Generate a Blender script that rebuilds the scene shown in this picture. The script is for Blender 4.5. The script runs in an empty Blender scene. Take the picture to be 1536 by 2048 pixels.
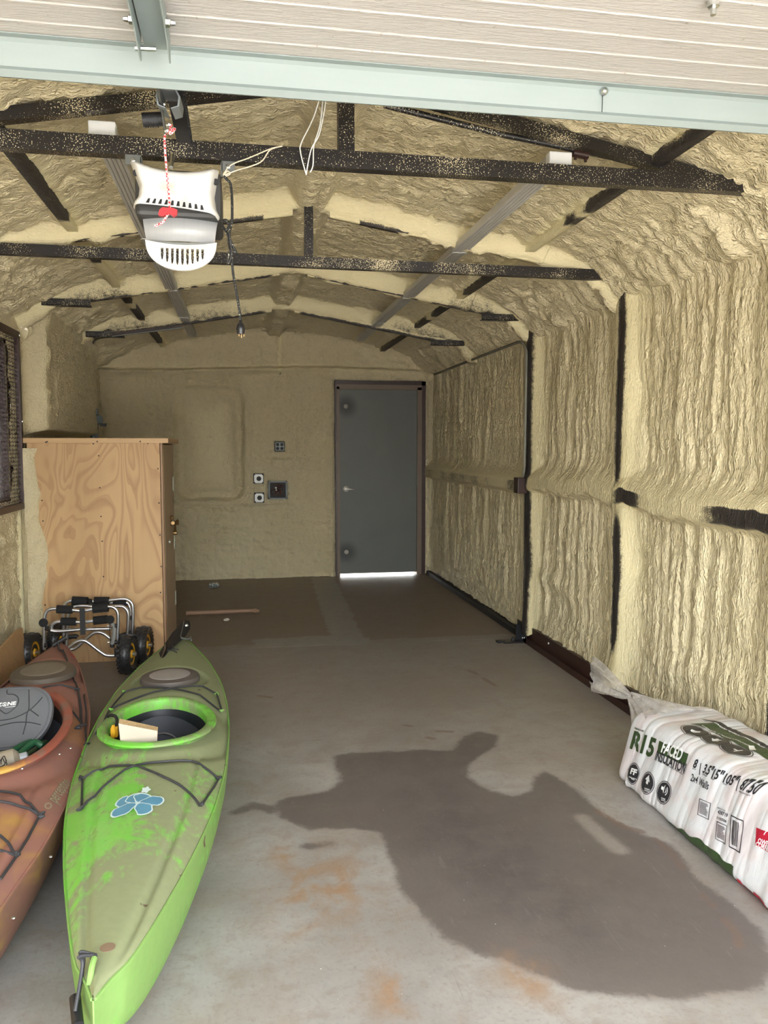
import bpy, bmesh, math, random
import numpy as np
from mathutils import Vector, Matrix
random.seed(7)
S = bpy.context.scene
COL = S.collection
PI = math.pi
# ------------------------------------------------------------------ camera
F_PX, YAW, PITCH, CAM_H = 1609.0, .1753, -.0807, 1.509
cam = bpy.data.cameras.new('camera'); cam.sensor_fit = 'VERTICAL'; cam.sensor_height = 24.0
cam.lens = F_PX * 24.0 / 2048.0; cam.clip_start = .02; cam.clip_end = 300
camo = bpy.data.objects.new('camera', cam); COL.objects.link(camo)
camo.location = (0, 0, CAM_H); camo.rotation_euler = (PI/2 + PITCH, 0, -YAW)
S.camera = camo
# ------------------------------------------------------------------ world, sun, exposure
w = bpy.data.worlds.new('world'); S.world = w; w.use_nodes = True
nt = w.node_tree; bg = nt.nodes['Background']
sky = nt.nodes.new('ShaderNodeTexSky'); sky.sky_type = 'NISHITA'; sky.sun_disc = False
sky.sun_elevation = math.radians(52); sky.sun_rotation = math.radians(60); sky.air_density = 1.4; sky.dust_density = 3.0
hs = nt.nodes.new('ShaderNodeHueSaturation'); hs.inputs['Saturation'].default_value = .25
nt.links.new(sky.outputs[0], hs.inputs['Color']); nt.links.new(hs.outputs[0], bg.inputs[0])
bg.inputs[1].default_value = .95
sd = bpy.data.lights.new('sun', 'SUN'); sd.energy = 3.4; sd.angle = math.radians(1.5); sd.color = (1, .96, .9)
so = bpy.data.objects.new('sun', sd); COL.objects.link(so)
so.rotation_euler = Vector((-.75, -.28, -1.25)).to_track_quat('-Z', 'Y').to_euler()   # from the right and a little from behind the building
S.view_settings.view_transform = 'Standard'; S.view_settings.look = 'None'
S.view_settings.gamma = 1; S.view_settings.use_curve_mapping = False
S.view_settings.exposure = 1.97
S.cycles.max_bounces = 6; S.cycles.diffuse_bounces = 4; S.cycles.glossy_bounces = 2; S.cycles.transmission_bounces = 4; S.cycles.transparent_max_bounces = 6; S.cycles.caustics_reflective = False; S.cycles.caustics_refractive = False
S.cycles.use_adaptive_sampling = True; S.cycles.adaptive_threshold = .03

# ------------------------------------------------------------------ pixel helpers (1536x2048 frame)
FW = np.array([math.sin(YAW)*math.cos(PITCH), math.cos(YAW)*math.cos(PITCH), math.sin(PITCH)])
RT = np.array([math.cos(YAW), -math.sin(YAW), 0.]); UP = np.cross(RT, FW)
def at(px, py, ax, v):                       # the point where the pixel's ray meets the plane coordinate[ax] = v
    d = FW + RT*(px-768)/F_PX - UP*(py-1024)/F_PX
    c = np.array([0, 0, CAM_H]); t = (v-c[ax])/d[ax]; p = c+d*t
    return Vector(p)

# ------------------------------------------------------------------ numpy noise
def _h(ix, iy, s):
    n = (ix.astype(np.int64)*374761393 + iy.astype(np.int64)*668265263 + s*974634777) & 0xffffffff
    n = ((n ^ (n >> 13))*1274126177) & 0xffffffff
    n = (n ^ (n >> 16)) & 0xffffffff
    return n/4294967295.0
def vn(x, y, s=0):
    x = np.asarray(x, float); y = np.asarray(y, float)
    ix = np.floor(x); iy = np.floor(y); fx = x-ix; fy = y-iy
    fx = fx*fx*fx*(fx*(fx*6-15)+10); fy = fy*fy*fy*(fy*(fy*6-15)+10)
    a = _h(ix, iy, s); b = _h(ix+1, iy, s); c = _h(ix, iy+1, s); d = _h(ix+1, iy+1, s)
    return (a+(b-a)*fx)*(1-fy)+(c+(d-c)*fx)*fy*1.0
def bil(x, y, s=0): return np.abs(2*vn(x, y, s)-1)
def fbm(x, y, s=0, o=3):
    r = 0; a = .5; t = 0
    for i in range(o): r = r+a*vn(x*2**i, y*2**i, s+i); t += a; a *= .5
    return r/t
def sst(a, b, x):
    t = np.clip((x-a)/(b-a), 0, 1); return t*t*(3-2*t)
def lumps(u, v, s, ku=1., kv=1.):            # rounded foam bulges with creases between them, 3 sizes
    wu = u+.03*(vn(u*9, v*9, s+50)-.5); wv = v+.03*(vn(u*9, v*9, s+51)-.5)
    return .014*bil(wu*11*ku, wv*11*kv, s)+.009*bil(wu*24*ku, wv*24*kv, s+1)+.0045*bil(wu*48*ku, wv*48*kv, s+2)

# ------------------------------------------------------------------ materials
class G:
    def __init__(s, name):
        s.m = bpy.data.materials.new(name); s.m.use_nodes = True; s.t = s.m.node_tree; s.b = s.t.nodes['Principled BSDF']
    def n(s, kind, ins=None, **kw):
        d = s.t.nodes.new('ShaderNode'+kind)
        for k, v in kw.items(): setattr(d, k, v)
        if ins:
            for k, v in ins.items(): s.put(d.inputs[k], v)
        return d
    def put(s, sock, v):
        if isinstance(v, bpy.types.NodeSocket): s.t.links.new(v, sock)
        elif isinstance(v, bpy.types.Node): s.t.links.new(v.outputs[0], sock)
        else:
            if isinstance(v, tuple) and len(v) == 3 and sock.type == 'RGBA': v = v+(1,)
            sock.default_value = v
    def coord(s, scale=(1, 1, 1), kind='Object'):
        c = s.n('TexCoord'); mp = s.n('Mapping', {'Scale': scale}); s.t.links.new(c.outputs[kind], mp.inputs['Vector']); return mp.outputs[0]
    def noise(s, vec, scale, detail=3, rough=.5, dist=0):
        d = s.n('TexNoise', {'Vector': vec, 'Scale': scale, 'Detail': detail, 'Roughness': rough, 'Distortion': dist}); return d.outputs[0]
    def math(s, op, a, b=None, c=None, clamp=False):
        d = s.n('Math', operation=op, use_clamp=clamp); s.put(d.inputs[0], a)
        if b is not None: s.put(d.inputs[1], b)
        if c is not None: s.put(d.inputs[2], c)
        return d.outputs[0]
    def ramp(s, fac, pts):
        d = s.n('ValToRGB'); s.put(d.inputs[0], fac); e = d.color_ramp.elements
        while len(e) < len(pts): e.new(.5)
        for q, (p, c) in zip(e, pts):
            q.position = p; q.color = (c if isinstance(c, tuple) else (c, c, c))+((1,) if not isinstance(c, tuple) or len(c) == 3 else ())
        return d.outputs[0]
    def step(s, x, lo, hi):
        d = s.n('MapRange', {'Value': x, 'From Min': lo, 'From Max': hi}, interpolation_type='SMOOTHSTEP'); return d.outputs[0]
    def mix(s, f, a, b, mode='MIX'):
        d = s.n('Mix', data_type='RGBA', blend_type=mode)
        s.put(d.inputs[0], f); s.put(d.inputs[6], a); s.put(d.inputs[7], b); return d.outputs[2]
    def attr(s, name): return s.n('Attribute', attribute_name=name).outputs['Fac']
    def bump(s, h, strength=.3, dist=.01, nrm=None):
        d = s.n('Bump', {'Height': h, 'Strength': strength, 'Distance': dist})
        if nrm is not None: s.put(d.inputs['Normal'], nrm)
        s.t.links.new(d.outputs[0], s.b.inputs['Normal']); return d.outputs[0]
    def set(s, **k):
        names = dict(color='Base Color', rough='Roughness', metal='Metallic', alpha='Alpha', trans='Transmission Weight', spec='Specular IOR Level', coat='Coat Weight', sss='Subsurface Weight', ior='IOR')
        for a, v in k.items(): s.put(s.b.inputs[names[a]], v)
        return s.m
def flat(name, color, rough=.5, metal=0, bump=None, vary=.12, spec=None):
    g = G(name); v = g.coord()
    n = g.noise(v, 14, 4)
    c = g.mix(n, tuple(x*(1-vary) for x in color), tuple(min(1, x*(1+vary)) for x in color))
    g.set(color=c, rough=rough, metal=metal)
    if spec is not None: g.set(spec=spec)
    if bump: g.bump(g.noise(v, bump[0], 3), bump[1], .002)
    return g.m

FOAM = (.66, .565, .35)
def foam_mat(name, specks=True, stretch=(1, 1, 1)):
    g = G(name); v = g.coord(stretch)
    big = g.noise(v, 1.7, 2); med = g.noise(v, 42, 2, .6)
    foam = g.mix(big, (.62, .53, .325), (.74, .645, .425))
    foam = g.mix(g.step(med, .3, .8), foam, (.71, .62, .40))
    smooth = g.attr('smooth')
    foam = g.mix(g.math('MULTIPLY', smooth, .8), foam, (.80, .715, .43))
    st = g.attr('steel'); v0 = g.coord()
    fine = g.noise(v0, 330, 1, .6); mid = g.noise(v0, 30, 2, .6)
    k = g.math('ADD', st, g.math('ADD', g.math('MULTIPLY', g.math('SUBTRACT', fine, .5), 1.1), g.math('MULTIPLY', g.math('SUBTRACT', mid, .5), .5)))
    k = g.step(k, .42, .62)
    col = g.mix(k, foam, g.mix(mid, (.012, .010, .009), (.05, .04, .035)))
    g.set(color=col, rough=g.math('ADD', .30, g.math('MULTIPLY', smooth, .35)), spec=.5)
    bl = g.math('ABSOLUTE', g.math('SUBTRACT', med, .5))          # creases between small bubbles
    h = g.math('ADD', g.math('MULTIPLY', bl, 2.6), g.math('MULTIPLY', fine, .22))
    h = g.math('MULTIPLY', h, g.math('SUBTRACT', 1.0, g.math('MULTIPLY', smooth, .75)))
    g.bump(h, .95, .012)
    return g.m
M = {}
M['foam'] = foam_mat('spray_foam')
M['foam_c'] = foam_mat('spray_foam_ceiling', stretch=(.6, 1.35, 1))
M['foam_v'] = foam_mat('spray_foam_wall', stretch=(1, 1.15, .45))
def steel_mat(name, amount, base=(.011, .009, .008)):
    g = G(name); v = g.coord()
    a = g.noise(v, 230, 0, .6); b = g.noise(v, 4, 2); c = g.noise(v, 60, 2)
    f = g.math('ADD', a, g.math('ADD', g.math('MULTIPLY', g.math('SUBTRACT', b, .5), amount), g.math('MULTIPLY', g.math('SUBTRACT', c, .5), .12)))
    geo = g.n('NewGeometry'); sep = g.n('SeparateXYZ', {0: geo.outputs['Normal']})
    up = g.math('MULTIPLY', g.math('SUBTRACT', 1.0, g.math('MULTIPLY', sep.outputs[2], -1.0)), .0)   # flecks on every face
    k = g.step(g.math('ADD', f, up), .68, .72)
    g.set(color=g.mix(k, g.mix(b, base, tuple(x*1.6 for x in base)), (.66, .58, .38)), rough=.42)
    g.bump(g.math('ADD', g.math('MULTIPLY', k, 1), g.math('MULTIPLY', c, .15)), .5, .003)
    return g.m
M['steel'] = steel_mat('speckled_steel', .5)
M['steel_dense'] = steel_mat('speckled_steel_dense', .9)
M['brown'] = flat('dark_brown_steel', (.035, .014, .010), .4, vary=.4)
M['black'] = flat('black_rubber', (.012, .012, .013), .6, vary=.3)
M['blackgloss'] = flat('black_plastic', (.012, .012, .014), .3)
M['foamgrip'] = flat('black_foam_grip', (.010, .010, .011), .9, bump=(200, .4))
M['alu'] = flat('aluminium_tube', (.72, .73, .76), .28, 1.0, vary=.05)
M['zinc'] = flat('zinc_bolt', (.65, .66, .64), .3, 1.0)
g = G('galvanised_steel'); v = g.coord((1, 6, 6)); n = g.noise(v, 3, 5)
g.set(color=g.mix(n, (.215, .262, .252), (.28, .325, .318)), rough=g.math('ADD', .5, g.math('MULTIPLY', n, .2)), metal=0); M['galv'] = g.m
M['greygalv'] = flat('grey_steel', (.18, .19, .18), .45, .6)
M['brass'] = flat('aged_brass', (.30, .19, .085), .35, .9, vary=.3)
M['grey'] = flat('grey_box', (.22, .25, .26), .5)
M['white'] = flat('white_plastic', (.83, .84, .82), .4, vary=.03)

# ------------------------------------------------------------------ mesh helpers
def me(name, V, Fc, mat, smooth=False, attrs=None, mats=None, mi=None):
    m = bpy.data.meshes.new(name)
    V = np.asarray(V, dtype=np.float32)
    if isinstance(Fc, np.ndarray):
        m.vertices.add(len(V)); m.vertices.foreach_set('co', V.ravel())
        k = Fc.shape[1]; m.loops.add(Fc.size); m.loops.foreach_set('vertex_index', Fc.ravel().astype(np.int32))
        m.polygons.add(len(Fc)); m.polygons.foreach_set('loop_start', np.arange(0, Fc.size, k, dtype=np.int32))
        m.update(calc_edges=True)
    else:
        m.from_pydata([tuple(map(float, q)) for q in V], [], [tuple(int(i) for i in f) for f in Fc])
    m.validate()
    for q in (mats or [mat]): m.materials.append(q)
    if mi is not None: m.polygons.foreach_set('material_index', np.asarray(mi, dtype=np.int32))
    if smooth: m.polygons.foreach_set('use_smooth', np.ones(len(m.polygons), dtype=bool))
    if attrs:
        for k, a in attrs.items():
            at_ = m.attributes.new(k, 'FLOAT', 'POINT'); at_.data.foreach_set('value', np.asarray(a, dtype=np.float32).ravel())
    m.update(); return m
def link(name, mesh, parent=None, loc=None):
    o = bpy.data.objects.new(name, mesh); COL.objects.link(o)
    if parent is not None: o.parent = parent; o['_o'] = list(parent['_o'])
    return o
def tag(o, label=None, cat=None, group=None, kind=None):
    if label: o['label'] = label
    if cat: o['category'] = cat
    if group: o['group'] = group
    if kind: o['kind'] = kind
    return o
def thing(name, loc, label, cat, group=None, rz=0):
    o = bpy.data.objects.new(name, None); COL.objects.link(o); o.location = loc; o.rotation_euler = (0, 0, rz)
    o.empty_display_size = .05; o['_o'] = [float(q) for q in loc] if rz == 0 else [0., 0., 0.]
    return tag(o, label, cat, group)
class B:                                     # collects shapes; build() links ONE mesh object
    def __init__(s): s.V = []; s.F = []; s.sm = []
    def add(s, V, Fc, smooth=False):
        k = len(s.V); s.V += [tuple(float(c) for c in q) for q in V]; s.F += [tuple(i+k for i in f) for f in Fc]; s.sm += [smooth]*len(Fc); return s
    def box(s, a, b, R=None, c=None, bev=0):
        bm = bmesh.new(); bmesh.ops.create_cube(bm, size=1)
        a = Vector(a); b = Vector(b)
        for q in bm.verts: q.co = Vector([(a[i]+b[i])/2+q.co[i]*(b[i]-a[i]) for i in range(3)])
        if bev: bmesh.ops.bevel(bm, geom=bm.edges[:]+bm.verts[:], offset=bev, segments=2, affect='EDGES', profile=.5)
        if R is not None:
            c = Vector(c) if c is not None else (a+b)/2
            for q in bm.verts: q.co = R @ (q.co-c)+c
        return s.bm(bm)
    def bm(s, bm, smooth=False):
        bm.verts.index_update(); s.add([q.co for q in bm.verts], [[q.index for q in f.verts] for f in bm.faces], smooth); bm.free(); return s
    def tube(s, pts, r, n=8, closed=False, cap=True, fine=0):
        P = [Vector(p) for p in pts]
        if fine: P = smooth_path(P, fine, closed)
        N = len(P); rr = r if isinstance(r, (list, tuple)) else [r]*N
        if len(rr) != N: rr = list(np.interp(np.linspace(0, 1, N), np.linspace(0, 1, len(rr)), rr))
        T = []
        for i in range(N):
            a = P[(i-1) % N] if closed or i else P[0]; b = P[(i+1) % N] if closed or i < N-1 else P[-1]
            T.append((b-a).normalized() if (b-a).length > 1e-9 else Vector((0, 0, 1)))
        u = T[0].orthogonal().normalized(); V = []
        for i in range(N):
            if i:
                ax = T[i-1].cross(T[i]); 
                if ax.length > 1e-7: u = Matrix.Rotation(T[i-1].angle(T[i]), 3, ax) @ u
            u = (u-T[i]*u.dot(T[i])).normalized(); w_ = T[i].cross(u)
            for k in range(n):
                a = 2*PI*k/n; V.append(P[i]+(u*math.cos(a)+w_*math.sin(a))*rr[i])
        Fc = [(i*n+k, i*n+(k+1) % n, ((i+1) % N)*n+(k+1) % n, ((i+1) % N)*n+k) for i in range(N if closed else N-1) for k in range(n)]
        if cap and not closed: Fc += [tuple(range(n))[::-1], tuple((N-1)*n+k for k in range(n))]
        return s.add(V, Fc, True)
    def lathe(s, prof, c, axis, n=20):       # prof: (radius, height) along axis from c
        A = Vector(axis).normalized(); u = A.orthogonal().normalized(); w_ = A.cross(u); c = Vector(c); V = []
        for r, h in prof:
            for k in range(n):
                a = 2*PI*k/n; V.append(c+A*h+(u*math.cos(a)+w_*math.sin(a))*r)
        m = len(prof)
        Fc = [(i*n+k, i*n+(k+1) % n, (i+1)*n+(k+1) % n, (i+1)*n+k) for i in range(m-1) for k in range(n)]
        Fc += [tuple(range(n))[::-1], tuple((m-1)*n+k for k in range(n))]
        return s.add(V, Fc, True)
    def prism(s, poly, o, ux, uy, h, holes=None):   # flat outline poly extruded by vector h
        o = Vector(o); ux = Vector(ux); uy = Vector(uy); h = Vector(h)
        bm = bmesh.new(); loops = [poly]+(holes or []); es = []
        for lp in loops:
            vs = [bm.verts.new(o+ux*x+uy*y) for x, y in lp]; es += [bm.edges.new((vs[i], vs[(i+1) % len(vs)])) for i in range(len(vs))]
        r = bmesh.ops.triangle_fill(bm, use_beauty=True, use_dissolve=False, edges=es)
        fs = [f for f in bm.faces]
        ex = bmesh.ops.extrude_face_region(bm, geom=fs)
        for q in ex['geom']:
            if isinstance(q, bmesh.types.BMVert): q.co += h
        bmesh.ops.recalc_face_normals(bm, faces=bm.faces[:])
        return s.bm(bm)
    def build(s, name, mat, parent=None, kind=None, label=None):
        org = Vector(parent['_o']) if parent is not None else None
        V = np.array(s.V)
        if org is None:
            lo = V.min(0); hi = V.max(0); org = Vector(((lo[0]+hi[0])/2, (lo[1]+hi[1])/2, lo[2])); free = True
        else: free = False
        m = me(name, V-np.array(org), s.F, mat)
        m.polygons.foreach_set('use_smooth', np.array(s.sm, dtype=bool)) if len(m.polygons) == len(s.sm) else None
        if any(s.sm):
            try: m.set_sharp_from_angle(angle=math.radians(42))
            except Exception: pass
        bm = bmesh.new(); bm.from_mesh(m); bmesh.ops.recalc_face_normals(bm, faces=bm.faces[:]); bm.to_mesh(m); bm.free()
        o = link(name, m, parent)
        if free: o.location = org; o['_o'] = [float(q) for q in org]
        if kind: o['kind'] = kind
        if label: o['label'] = label
        return o
def smooth_path(P, k=6, closed=False):
    out = []; N = len(P); rng = range(N if closed else N-1)
    g_ = lambda i: P[i % N] if closed else P[max(0, min(N-1, i))]
    for i in rng:
        a, b, c, d = g_(i-1), g_(i), g_(i+1), g_(i+2)
        for j in range(k):
            t = j/k; out.append(.5*((2*b)+(-a+c)*t+(2*a-5*b+4*c-d)*t*t+(-a+3*b-3*c+d)*t**3))
    if not closed: out.append(P[-1])
    return out
def text_mesh(body, size, extrude=0, bold=0, shear=0, align='LEFT', spacing=1, xscale=1, cut=None):
    cu = bpy.data.curves.new('lettering', 'FONT'); cu.body = body; cu.size = size; cu.extrude = extrude; cu.offset = bold; cu.shear = shear
    cu.align_x = align; cu.space_character = spacing; cu.resolution_u = 3
    o = bpy.data.objects.new('lettering', cu); COL.objects.link(o); bpy.context.view_layer.update()
    m = bpy.data.meshes.new_from_object(o.evaluated_get(bpy.context.evaluated_depsgraph_get()))
    bpy.data.objects.remove(o); bm = bmesh.new(); bm.from_mesh(m); bpy.data.meshes.remove(m)
    bmesh.ops.remove_doubles(bm, verts=bm.verts[:], dist=1e-6)
    if cut:
        for _ in range(6):
            L = [e for e in bm.edges if e.calc_length() > cut]
            if not L: break
            bmesh.ops.subdivide_edges(bm, edges=L, cuts=1); bmesh.ops.triangulate(bm, faces=bm.faces[:])
    bm.verts.index_update()
    V = [(q.co.x*xscale, q.co.y, q.co.z) for q in bm.verts]; Fc = [[q.index for q in f.verts] for f in bm.faces]; bm.free()
    return V, Fc
def grid_faces(nu, nv, flip=False, mask=None):
    i, j = np.meshgrid(np.arange(nu-1), np.arange(nv-1), indexing='ij'); a = i*nv+j
    q = np.stack([a, a+nv, a+nv+1, a+1], -1).reshape(-1, 4)
    if flip: q = q[:, ::-1]
    if mask is not None: q = q[mask.reshape(-1)]
    return np.ascontiguousarray(q)
def surf(name, X, Y, Z, mat, flip=False, mask=None, attrs=None):
    V = np.stack([X, Y, Z], -1).reshape(-1, 3)
    q = grid_faces(X.shape[0], X.shape[1], flip, mask)
    m = me(name, V, q, mat, True, {k: a for k, a in (attrs or {}).items()})
    if mask is not None:
        bm = bmesh.new(); bm.from_mesh(m)
        bmesh.ops.delete(bm, geom=[v_ for v_ in bm.verts if not v_.link_faces], context='VERTS'); bm.to_mesh(m); bm.free()
    o = link(name, m); o['kind'] = 'structure'; o['_o'] = [0, 0, 0]
    return o

# ================================================================== the room
YF, YB = -.25, 9.30            # open front, back wall
XL, XR = -1.54, 2.24           # foam field planes of the side walls
XC = .39                       # ridge
POSTS = [1.525, 2.98, 4.43, 5.93]
# ---- right wall
ys = np.concatenate([np.arange(YF, 2.1, .06), np.arange(2.1, 5.2, .0095), np.arange(5.2, YB+.05, .012)])
zs = np.arange(.05, 2.50, .0105)
Y, Z = np.meshgrid(ys, zs, indexing='ij')
def member(dist, inner, fall): return np.exp(-(np.clip(dist-inner, 0, None)/fall)**2)
e = np.zeros_like(Y); steel = np.zeros_like(Y); smo = np.zeros_like(Y)
wob = .02*(vn(Z*3, Y*0+3, 9)-.5)
for i, yp in enumerate(POSTS):
    d = Y-(yp-.05)
    near = member(-d, .05, .075+.05*vn(Z*2.2, Y*0+i, 5)); far = member(d, .05, .035)
    e = np.maximum(e, np.where(d < 0, near, far))
    k = np.exp(-((d+.02+wob)/(.055 if i != 3 else .075))**2)*1.15
    ga = 1-.9*np.exp(-((Z-1.2)/.13)**2) if i != 3 else 1-.3*np.exp(-((Z-1.2)/.05)**2)
    tone = .95+.25*(vn(Z*2.6, Y*0, 30+i)-.5)
    if i == 2: tone = tone*sst(.12, .42, Z)
    if i == 3: tone = tone*1.15*np.where(d < 0, 1, 1)
    steel = np.maximum(steel, k*ga*tone)
    smo = np.maximum(smo, np.where(d < 0, member(-d, .05, .16), 0)*.9)
dg = Z-1.215
up = member(dg, .035, .07+.03*vn(Y*2, Z*0, 6)); dn = member(-dg, .035, .03)
gi = np.where(dg > 0, up, dn)
e = np.maximum(e, gi*1.25)
gt = sst(1.155, 1.17, Z)*sst(1.262, 1.245, Z)
gp = np.exp(-((Y-4.22)/.16)**2)*1.2+.95*sst(3.65, 3.2, Y)*sst(2.0, 2.6, Y)+.55*np.exp(-((Y-6.15)/.25)**2)+.42*sst(6.3, 7, Y)+.45*sst(3.0, 4.4, Y)*sst(4.4, 3.3, Y)
gp = gp+.25*(vn(Y*5, Z*0, 12)-.5)
gp = np.where((Y > 4.43) & (Y < 5.85), .15, gp)
steel = np.maximum(steel, gt*gp)
smo = np.maximum(smo, gi*.4)
e = np.maximum(e, member(2.46-Z, .03, .08)*.9)
e = np.maximum(e, member(9.3-Y, .0, .07)*.9)
low = sst(.42, .05, Z)
streak = bil(Y*13+1.2*vn(Z*1.6, Y*2, 7), Z*1.1+Y*.6, 1)*.024+bil(Y*30+1.5*vn(Z*3, Y*3, 8), Z*2.4, 2)*.013+bil(Y*57, Z*11, 3)*.0055
streak = streak*1.25
lum = lumps(Y, Z, 20)*1.5+.03*(fbm(Y*3, Z*3, 22)-.4)
rel = streak*(1-low)+lum*low+lumps(Y, Z, 24)*.55
# sagging folds low on the near bays
rel = rel+.03*np.exp(-((Z-(.45-.06*np.sin(Y*2)))/.06)**2)*(Y < 5.9)*vn(Y*3, Z*0, 27)
rel = rel*(1-.8*smo)*(1-.75*np.clip(steel, 0, 1))*(1-.85*np.clip(e, 0, 1))+.012*smo*vn(Y*5, Z*5, 28)
dd = .085*e+rel
bulge = .035*low*(Y < 5.9)*sst(4.0, 3.0, np.abs(Y-2.5))
X = XR-dd-bulge
cut = np.where(Y < 5.9, .045+.075*vn(Y*3.1, Z*0, 33)+.03*vn(Y*14, Z*0, 34)-.06*sst(4.6, 3.9, Y), .035+.012*vn(Y*8, Z*0, 35))
Zw = np.maximum(Z, 0); Zc = cut+(Z-.05)*(2.50-cut)/(2.45)
wall_r = surf('wall_right', X, Y, Zc, M['foam_v'], attrs=dict(steel=steel, smooth=smo))

# ---- left wall with the boxed-out bay
ys = np.concatenate([np.arange(YF, 4.6, .08), np.arange(4.6, 7.0, .012), np.arange(7.0, YB+.05, .02)]); zs = np.arange(0, 2.5, .0125)
Y, Z = np.meshgrid(ys, zs, indexing='ij')
e = member(2.46-Z, .0, .06)*.5
rel = lumps(Y, Z, 40)*1.35+bil(Y*14, Z*2.2, 41)*.018+bil(Y*26, Z*4+Y, 42)*.008
bx = sst(6.07, 6.12, Y)*sst(8.32, 8.24, Y)*sst(1.585, 1.64, Z)
lip = np.exp(-((Y-6.16)/.035)**2)*sst(1.6, 1.66, Z)
pipe = np.sqrt(np.clip(1-((Y-5.88)/.055)**2, 0, 1))*(Z < 1.12)*.045
post = member(np.abs(Y-5.93), .02, .05)*(Z > 1.12)*.035
blk = sst(.0, .03, .05-np.abs(Y-5.9))*sst(0, .02, .05-np.abs(Z-1.14))*.07
rel2 = bil(Y*10, Z*30, 44)*.022*np.exp(-((Y-6.0)/.07)**2)*(Z > 1.5)
smo = np.clip((pipe > .005)*.9+.5*lip+(blk > .01)*.7, 0, 1)
X = XL+.06*e+rel*(1-.8*smo)*(1-.3*bx)+.165*bx+.03*lip*vn(Z*20, Y*0, 3)+np.maximum(pipe, post)+rel2+blk
steel = .8*np.exp(-((Z-1.575)/.02)**2)*((Y > 6.12) & (Y < 7.2))*vn(Y*30, Z*30, 3)*1.2
WY0, WY1, WZ0, WZ1 = 4.35, 5.80, 1.13, 2.235   # window opening
wm = ~((Y[:-1, :-1] > WY0+.03) & (Y[1:, 1:] < WY1-.03) & (Z[:-1, :-1] > WZ0+.02) & (Z[1:, 1:] < WZ1-.02))
wall_l = surf('wall_left', X, Y, Z, M['foam'], flip=True, mask=wm, attrs=dict(steel=steel, smooth=smo))

# ---- back wall
DX0, DX1, DZ = 1.078, 2.128, 2.262
xs = np.concatenate([np.arange(XL-.03, DX0-.005, .0125), [DX0], np.arange(DX0+.02, DX1, .02), [DX1], np.arange(DX1+.01, 2.27, .01)])
zs = np.concatenate([np.arange(0, DZ-.004, .0135), [DZ], np.arange(DZ+.01, 3.0, .013)])
X, Z = np.meshgrid(xs, zs, indexing='ij')
def rbox(x, z, x0, x1, z0, z1, r):
    qx = np.abs(x-(x0+x1)/2)-(x1-x0)/2+r; qz = np.abs(z-(z0+z1)/2)-(z1-z0)/2+r
    return np.hypot(np.clip(qx, 0, None), np.clip(qz, 0, None))+np.minimum(np.maximum(qx, qz), 0)-r
wv = .02*(vn(X*5, Z*5, 60)-.5)
rec = rbox(X+wv, Z, -.72, .02, .92, 2.17, .14)
rec2 = rbox(X, Z+wv, -.64, -.06, 1.0, 2.07, .10)
depth = -.06*sst(.03, -.02, rec)-.045*sst(.02, -.05, rec2)
depth = depth+.024*np.exp(-((rec-.035)/.014)**2)+.020*np.exp(-((rec-.085)/.012)**2)
depth = depth-.018*(sst(.10, .11, X)*sst(2.2, 2.19, Z)*sst(1.37, 1.38, Z))+.012*sst(.125, .13, X)*sst(1.42, 1.2, Z)*(X < .5)
cb = rbox(X, Z, -1.7, -.76, .0, 2.2, .1); depth = depth-.05*sst(.05, -.2, cb)
beam = np.exp(-((Z-2.365-.03*np.sin(X*1.3+.2))/.035)**2)*.085+np.exp(-((Z-2.30)/.02)**2)*.035*(X > .9)
beam = beam-.045*np.exp(-((Z-2.41-.03*np.sin(X*1.3+.2))/.012)**2)
beam = np.where(X > DX0-.05, np.maximum(beam, .07*sst(2.25, 2.29, Z)*sst(2.39, 2.36, Z)), beam)
cond = np.sqrt(np.clip(1-((X-.45)/.028)**2, 0, 1))*.04*(Z > 2.32)
arch = .05*np.exp(-((Z-2.66-.14*np.cos((X-.39)*1.1))/.10)**2)*(vn(X*6, Z*3, 64))
hz = bil(X*3+.5*vn(X*2, Z*9, 65), Z*20, 66)*.012*sst(.95, .75, Z)+bil(X*4, Z*38, 67)*.006*sst(.95, .8, Z)
vt = bil(X*22, Z*3, 68)*.007*sst(.8, 1.0, Z)*(X > .2)
panel = .022*sst(.62, .60, X)*sst(.86, .84, Z)*sst(-.7, -.6, X)
box_edge = .018*np.exp(-(rbox(X, Z, .22, .62, 1.36, 1.80, .02)/.012)**2)
rel = (lumps(X, Z, 70)+.8*bil(X*16+2*vn(X*5, Z*5, 74), Z*16+2*vn(X*5, Z*5, 75), 76)*.012)*(1.7-.9*sst(.05, -.1, rec))+hz*1.5+vt*1.4+panel+box_edge
edge = .05*np.exp(-((X-1.03)/.04)**2)*(Z < 2.3)+.05*sst(2.11, 2.15, X)
Yb = YB+.055-depth-rel*1.0-beam-cond-arch-edge
Yb = np.where(Z < .03, Yb-.0, Yb)
mk = ~((X[:-1, :-1] >= DX0-.001) & (X[1:, 1:] <= DX1+.001) & (Z[1:, 1:] <= DZ+.001))
steel = .75*np.exp(-(((X-.45)/.02)**2+((Z-2.335)/.02)**2))
smo = np.clip((cond > .005)*.7+.5*sst(-.05, -.2, rec2)+.35*np.exp(-((Z-2.4)/.05)**2), 0, 1)
wall_b = surf('wall_back', X, Yb, Z, M['foam'], mask=mk, attrs=dict(steel=steel, smooth=smo))

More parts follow.
